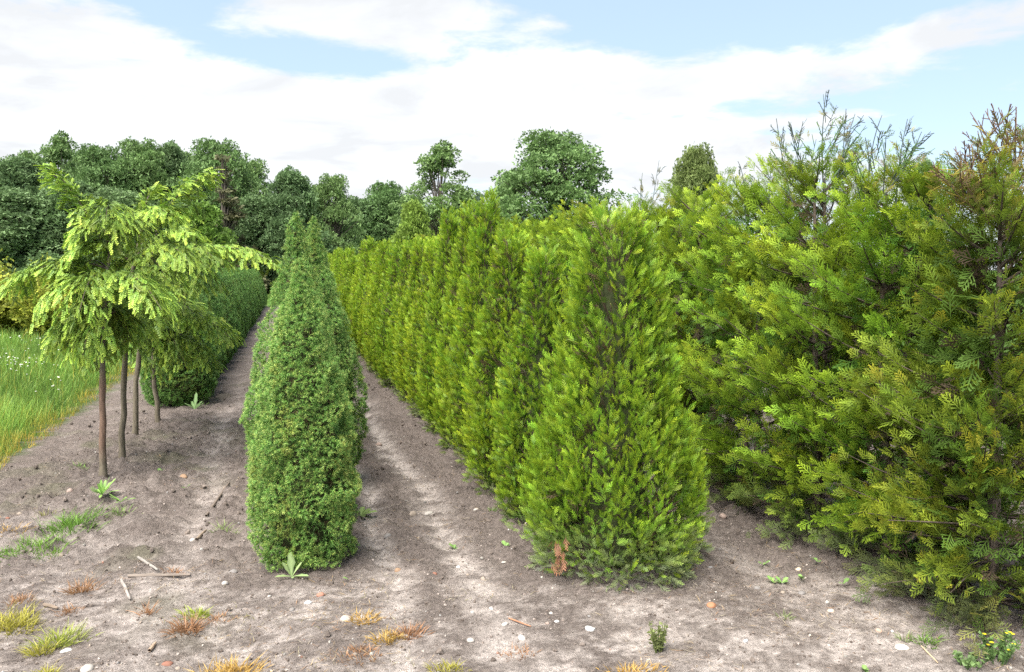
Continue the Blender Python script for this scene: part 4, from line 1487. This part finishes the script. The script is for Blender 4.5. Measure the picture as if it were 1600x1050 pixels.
stick((200, 904), (297, 899), .010, 'long pale dead stick lying sideways left of the front spruce', 1)
stick((190, 908), (203, 938), .009, 'flat grey splinter below the left end of the long stick', 2, (.26, .23, .21))
stick((216, 877), (246, 897), .009, 'weathered splinter slanting down to the long stick', 3, (.23, .21, .19))
stick((307, 848), (322, 829), .011, 'short dark stick beside the white stone', 4, (.22, .17, .13))
stick((234, 1019), (243, 1005), .009, 'short brown twig low in the left foreground', 5, (.30, .22, .16))
stick((68, 947), (90, 951), .010, 'short dark stick right of the yellow tuft on the left', 6, (.18, .14, .11))
stick((322, 808), (358, 762), .011, 'dark root-like stick left of the front spruce', 7, (.15, .12, .10))
stick((1440, 1010), (1465, 1035), .004, 'thin dry stalk in front of the golden hedge thuja', 8, (.40, .30, .20))
stick((795, 974), (830, 986), .004, 'thin reddish twig beside the flat cream stone', 9, (.30, .15, .09))


# ------------------------------------------------------------------ weeds and grass tufts
def tuft(px, py, wpx, hpx, n, cA, cB, lab, seed, name='grass_tuft', cat='grass tuft', group=None, lean=.7, wid=.004):
    rng = np.random.default_rng(seed)
    x, y = G(px, py)
    W, H = wpx / F_PX * y / 2, hpx / F_PX * y
    a = rng.uniform(0, 6.28, n)
    r = W * rng.uniform(0, 1, n) ** .6 * (.55 + .9 * vnoise(a * 1.3, a * 0 + seed, seed))
    stray = rng.uniform(0, 1, n) < .2
    r = np.where(stray, r * rng.uniform(1.05, 1.5, n), r)
    bx, by = np.cos(a) * r, np.sin(a) * r * .8
    zc = gzf(x, y)
    base = np.stack([bx, by, gz(bx + x, by + y) - zc - .005], 1)
    h = H * rng.uniform(.25, 1.1, n) * np.where(stray, .55, 1)
    out = np.stack([np.cos(a), np.sin(a)], 1) * (r / W)[:, None] * lean + rng.normal(0, .7, (n, 2)) * lean
    d = norm(np.stack([out[:, 0], out[:, 1], np.ones(n)], 1))
    s = rand_dirs(rng, n) * np.array([1, 1, .1])
    s = norm(s - d * (s * d).sum(1, keepdims=True))
    f = norm(np.stack([out[:, 0], out[:, 1], np.zeros(n)], 1) + 1e-4)
    Tx, Ty, Tz = np.array([0, 0, .55, .55, 1.]), np.array([-.5, .5, .42, -.42, 0]), np.array([0, 0, .06, .06, .32])
    w = wid * rng.uniform(.7, 1.3, n)
    V = base[:, None] + d[:, None] * (Tx[None, :, None] * h[:, None, None]) + s[:, None] * (Ty[None, :, None] * w[:, None, None]) + (f * np.array([1, 1, 0]))[:, None] * (Tz[None, :, None] * h[:, None, None] * lean)
    V[:, :, 2] -= (Tz[None, :] * h[:, None]) * .5 * lean
    t = rng.uniform(.7, 1.25, n)[:, None]
    A, B = np.array(cA) * t, np.array(cB) * t
    tt = np.array([0, 0, .5, .5, 1.])[None, :, None]
    C = A[:, None] * (1 - tt) + B[:, None] * tt
    mb = MB()
    k = np.arange(n)[:, None] * 5
    mb.add(V.reshape(-1, 3), k + np.array([[0, 1, 2, 3]]), C.reshape(-1, 3))
    mb.l.append((k + np.array([[3, 2, 4]])).ravel())
    mb.n.append(np.full(n, 3))
    o = link(name, mb.mesh(name), M_GRASS, None, (x, y, zc))
    tag(o, lab, cat, group)


GRN = ((.10, .20, .03), (.22, .38, .06))
YEL = ((.26, .24, .04), (.46, .42, .08))
ORA = ((.34, .20, .05), (.58, .40, .12))
BRN = ((.26, .14, .07), (.44, .25, .14))
gY, gB, gG = 'yellowing grass tufts', 'dry brown grass tufts', 'green grass patches'
tuft(112, 825, 66, 34, 420, *GRN, 'dense green grass patch just below the broad-leaved weed', 1, group=gG)
tuft(60, 858, 105, 24, 420, *GRN, 'long low green grass patch near the left edge', 2, group=gG)
tuft(8, 866, 40, 18, 120, *GRN, 'thin green grass at the very left edge', 3, group=gG)
tuft(185, 812, 34, 20, 90, (.16, .24, .06), (.28, .40, .12), 'sparse pale green grass right of the dense green patch', 4, group=gG)
tuft(18, 978, 66, 36, 420, *YEL, 'bright yellow tuft at the left edge of the foreground', 5, group=gY)
tuft(92, 1002, 56, 34, 260, (.20, .24, .04), (.40, .44, .08), 'yellow-green tuft beside the flat white chip', 6, group=gY)
tuft(62, 1018, 34, 26, 150, *YEL, 'small yellow tuft just below the yellow-green one', 7, group=gY)
tuft(310, 963, 40, 22, 170, (.20, .26, .03), (.40, .46, .07), 'lime green tuft growing from the dry brown one', 8, group=gY)
tuft(360, 1056, 90, 34, 420, *ORA, 'wide orange-yellow tuft cut by the bottom edge left of centre', 9, group=gY)
tuft(70, 1056, 50, 24, 200, *YEL, 'yellow tuft cut by the bottom edge in the left corner', 10, group=gY)
tuft(606, 1008, 50, 20, 220, *ORA, 'golden tuft in the pale foreground below the path', 11, group=gY)
tuft(565, 978, 46, 20, 170, *ORA, 'pale orange tuft right of the rounded beige stone', 12, group=gY)
tuft(700, 1056, 50, 22, 170, *YEL, 'yellow tuft at the bottom edge below the path', 13, group=gY)
tuft(990, 1058, 70, 20, 320, *ORA, 'long dry yellow strip of grass at the bottom edge', 14, group=gY)
tuft(294, 985, 44, 34, 230, *BRN, 'brown dead tuft under the lime green one', 20, group=gB)
tuft(126, 922, 36, 28, 160, *BRN, 'reddish brown dead tuft left of the grey splinter', 21, group=gB)
tuft(108, 955, 26, 18, 90, *BRN, 'small dead tuft below the reddish brown one', 22, group=gB)
tuft(30, 940, 40, 18, 110, *BRN, 'reddish dead grass above the bright yellow tuft', 23, group=gB)
tuft(232, 958, 16, 28, 50, *BRN, 'thin upright dead sprig left of the brown tuft', 24, group=gB)
tuft(640, 1000, 40, 26, 150, *BRN, 'brown dead tuft right of the golden tuft', 25, group=gB)
tuft(340, 970, 40, 14, 90, *BRN, 'flat dead grass right of the lime green tuft', 26, group=gB)
tuft(270, 893, 30, 16, 60, *BRN, 'few dead blades on the long pale stick', 27, group=gB)
tuft(560, 1030, 70, 18, 160, *BRN, 'low dry grass in front of the rounded beige stone', 28, group=gB)
tuft(810, 1030, 60, 14, 110, *BRN, 'low dry grass in front of the flat white stone', 29, group=gB)
tuft(770, 806, 14, 10, 30, *GRN, 'tiny green blades beside the second thuja foot', 30, group=gG)
tuft(350, 832, 34, 22, 70, (.18, .24, .08), (.30, .38, .14), 'thin pale grass at the left foot of the front spruce', 31, group=gG)
tuft(300, 636, 50, 16, 90, *GRN, 'green grass at the foot of the front left-row spruce', 32, group=gG)
tuft(1450, 1005, 36, 18, 140, (.09, .17, .03), (.18, .32, .05), 'green grass clump before the golden hedge thuja', 33, group=gG)
tuft(1230, 965, 22, 16, 40, (.14, .18, .07), (.24, .30, .12), 'thin grass in the right aisle', 34, group=gG)
tuft(1415, 1000, 24, 18, 50, (.14, .18, .07), (.24, .30, .12), 'thin grass beside the flat cream stone', 35, group=gG)
tuft(125, 735, 26, 14, 50, *GRN, 'small green grass left of the rusty hemlock stem', 36, group=gG)
tuft(70, 805, 24, 20, 60, (.20, .20, .08), (.36, .34, .14), 'pale dry sprig left of the dense green patch', 37, group=gB)
tuft(20, 835, 50, 14, 90, *ORA, 'flat yellow grass near the left edge above the green patch', 38, group=gY)


def dry_grass():
    rng = np.random.default_rng(83)
    n = 9000
    y = 2.95 + 1.9 * rng.uniform(0, 1, n) ** 1.2
    x = rng.uniform(-3.6, 2.2, n)
    dens = np.clip((fbm(x * 1.9, y * 2.6, 3, 207) - .50) * 5, 0, 1) * np.clip((4.9 - y) / 1.2, 0, 1) * np.clip((1.2 - x) / 1.5, .25, 1)
    k = rng.uniform(0, 1, n) < dens
    x, y = x[k], y[k]
    n = len(x)
    a = rng.uniform(0, 6.28, n)
    d = np.stack([np.cos(a), np.sin(a), rng.uniform(.05, .9, n)], 1)
    pal = np.array([(.44, .30, .13), (.36, .21, .12), (.48, .42, .26), (.30, .28, .10)])
    C = pal[rng.integers(0, 4, n)] * rng.uniform(.6, 1.15, (n, 1))
    T = blade_set([((0, 0, 0), (1, 0, .3), .6, .05, 0, .5, .1), ((.55, 0, .14), (1, .4, -.1), .5, .04, .5, 1, .25)])
    mb = MB()
    mb.scatter(T, np.stack([x, y, gz(x, y)], 1), d, np.tile([0, 0, 1.], (n, 1)) + rng.normal(0, .3, (n, 3)), rng.uniform(.02, .065, n), C * .7, C)
    tag(link('dry_grass', mb.mesh('dry_grass'), M_GRASS), 'sparse dead grass blades lying over the pale foreground soil', 'grass', kind='stuff')


dry_grass()


def leafy_weed(px, py, leaves, lab, seed, cA=(.10, .19, .05), cB=(.24, .36, .13), name='weed', cat='weed', group=None, flowers=0, stem=None):
    """rosette / stems of real leaves: list of (azimuth, rise angle, length m, width ratio)"""
    rng = np.random.default_rng(seed)
    x, y = G(px, py)
    z = gzf(x, y)
    root = thing(name, lab, cat, (x, y, z), 0, group)
    for az, el, ln, wr in leaves:
        mb = MB()
        m = 7
        u = np.linspace(0, 1, m)
        f = np.array([math.cos(az), math.sin(az), 0])
        s = np.array([-f[1], f[0], 0])
        zz = ln * (u * math.sin(el) - .12 * u ** 2 * math.cos(el))
        xx = ln * u * math.cos(el) + .02 * ln
        hw = ln * wr * (np.sin(np.pi * np.clip(u, .03, 1) ** 1.4) ** .8 + .06) * (1 + .35 * ((np.arange(m) % 2) - .5)) / 2
        mid = f * xx[:, None] + np.array([0, 0, 1]) * (zz + .012)[:, None]
        V = np.concatenate([mid - s * hw[:, None] + np.array([0, 0, .25]) * hw[:, None], mid, mid + s * hw[:, None] + np.array([0, 0, .25]) * hw[:, None]])
        Fc = [[i, i + 1, m + i + 1, m + i] for i in range(m - 1)] + [[m + i, m + i + 1, 2 * m + i + 1, 2 * m + i] for i in range(m - 1)]
        t = rng.uniform(.8, 1.2)
        C = np.concatenate([np.array(cA) * (1 - u[:, None]) + np.array(cB) * u[:, None], np.tile(np.array(cB) * 1.25, (m, 1)), np.array(cA) * (1 - u[:, None]) + np.array(cB) * u[:, None]]) * t
        mb.add(V, Fc, C)
        link('leaf', mb.mesh('leaf', True), M_GRASS, root)
    return root


leafy_weed(456, 912, [(1.9, 1.35, .135, .30), (0.5, .95, .10, .30), (2.7, .9, .10, .28), (-.15, .2, .10, .34), (3.3, .15, .09, .34), (-1.2, .3, .06, .3)],
           'pale green dandelion rosette at the foot of the front spruce', 1, (.13, .20, .08), (.26, .34, .15), 'dandelion', 'dandelion')
leafy_weed(160, 790, [(rr.uniform(0, 6.28), rr.uniform(.15, 1.2), rr.uniform(.06, .16), rr.uniform(.13, .22)) for k in range(24)],
           'broad-leaved bright green weed below the rusty hemlock stem', 2, (.10, .22, .04), (.24, .40, .10))
leafy_weed(190, 800, [(rr.uniform(0, 6.28), rr.uniform(.15, .9), rr.uniform(.04, .11), rr.uniform(.15, .26)) for k in range(14)], 'smaller leafy weed right of the bright broad-leaved one', 3, (.10, .22, .04), (.24, .40, .10))
leafy_weed(564, 806, [(0.2, .3, .12, .45), (3.0, .25, .14, .4), (1.6, .5, .10, .4), (-1.2, .3, .1, .4), (.9, .4, .1, .4)], 'flat green weed at the right edge of the front spruce', 4, (.12, .18, .05), (.22, .30, .10))
leafy_weed(304, 640, [(k * 1.1, .7, .16, .22) for k in range(6)] + [(1.5, 1.3, .22, .2)], 'upright weed at the foot of the front left-row spruce', 5, (.12, .22, .08), (.22, .34, .14))
gs = 'green seedlings in the right aisle'
for k, (px, py, lab) in enumerate([(1277, 885, 'round-leaved seedling beside the cream stone under the hedge'), (1208, 911, 'little green seedling in the middle of the right aisle'),
                                   (1222, 913, 'flat seedling right of the little green one'), (1317, 920, 'leafy seedling close under the hedge sprays'),
                                   (1193, 882, 'small seedling at the far side of the right aisle'), (1252, 912, 'tiny seedling near the flat grey stone'),
                                   (710, 858, 'pale green seedling on the path right of centre'), (790, 860, 'tiny seedling left of the front thuja'),
                                   (250, 738, 'small bright seedling on the soil mound'), (290, 778, 'tiny seedling below the mound on the left'), (545, 915, 'lone pale leaf at the right foot of the front spruce'),
                                   (1352, 1047, 'tiny bright seedling at the bottom edge on the right')]):
    leafy_weed(px, py, [(q * 1.7 + k + .5 * math.sin(q * 3 + k), .35 + .35 * ((q + k) % 3) / 2, .024 + .012 * ((q + k) % 3), .6) for q in range(3 + k % 3 if k != 10 else 1)], lab, 40 + k, (.11, .20, .05), (.20, .33, .10), 'seedling', 'seedling', gs)


def stalk_weed(px, py, hpx, wpx, n, lab, seed, flowers, cA, cB):
    rng = np.random.default_rng(seed)
    x, y = G(px, py)
    z = gzf(x, y)
    root = thing('flowering_weed' if flowers else 'upright_weed', lab, 'weed', (x, y, z))
    H, W = hpx / F_PX * y, wpx / F_PX * y
    st, lf = MB(), MB()
    for k in range(n):
        e = np.array([rng.uniform(-.5, .5) * W, rng.uniform(-.4, .4) * W, H * rng.uniform(.5, 1)])
        b = e * np.array([.35, .35, 0])
        st.tube([b - np.array([0, 0, .02]), b * .4 + e * np.array([.6, .6, .6]), e], [.0028, .0022, .0015], np.array(cA), 4)
        m = 14
        u = rng.uniform(.15, 1, m)
        pos = b + (e - b) * u[:, None]
        a = rng.uniform(0, 6.28, m)
        d = np.stack([np.cos(a), np.sin(a), rng.uniform(.2, .9, m)], 1)
        t = rng.uniform(.8, 1.2, (m, 1))
        lf.scatter(LEAF_Q, pos, d, rand_dirs(rng, m), rng.uniform(.012, .03, m), np.tile(cA, (m, 1)) * t, np.tile(cB, (m, 1)) * t)
        if flowers and k % 2 == 0:
            c = e + np.array([0, 0, .004])
            R = .009
            th = np.arange(6) * math.pi / 3
            fl = MB()
            fl.add(np.vstack([c + np.stack([np.cos(th) * R, np.sin(th) * R, 0 * th + .003], 1), [c]]), [[q, (q + 1) % 6, 6] for q in range(6)], np.array([.75, .62, .03]))
            link('flower_head', fl.mesh('flower_head'), M_GRASS, root)
    link('stem', st.mesh('weed_stem'), M_GRASS, root)
    link('leaves', lf.mesh('weed_leaves'), M_GRASS, root)


stalk_weed(1029, 1020, 52, 32, 12, 'upright wispy green weed in front of the thuja, right of centre', 3, False, (.17, .20, .07), (.28, .32, .12))
stalk_weed(1555, 1036, 46, 60, 16, 'yellow-flowered weed in the bottom right corner', 4, True, (.09, .16, .05), (.17, .28, .09))
stalk_weed(1510, 1042, 22, 50, 10, 'low spreading green weed left of the yellow-flowered one', 5, False, (.09, .15, .05), (.17, .26, .09))
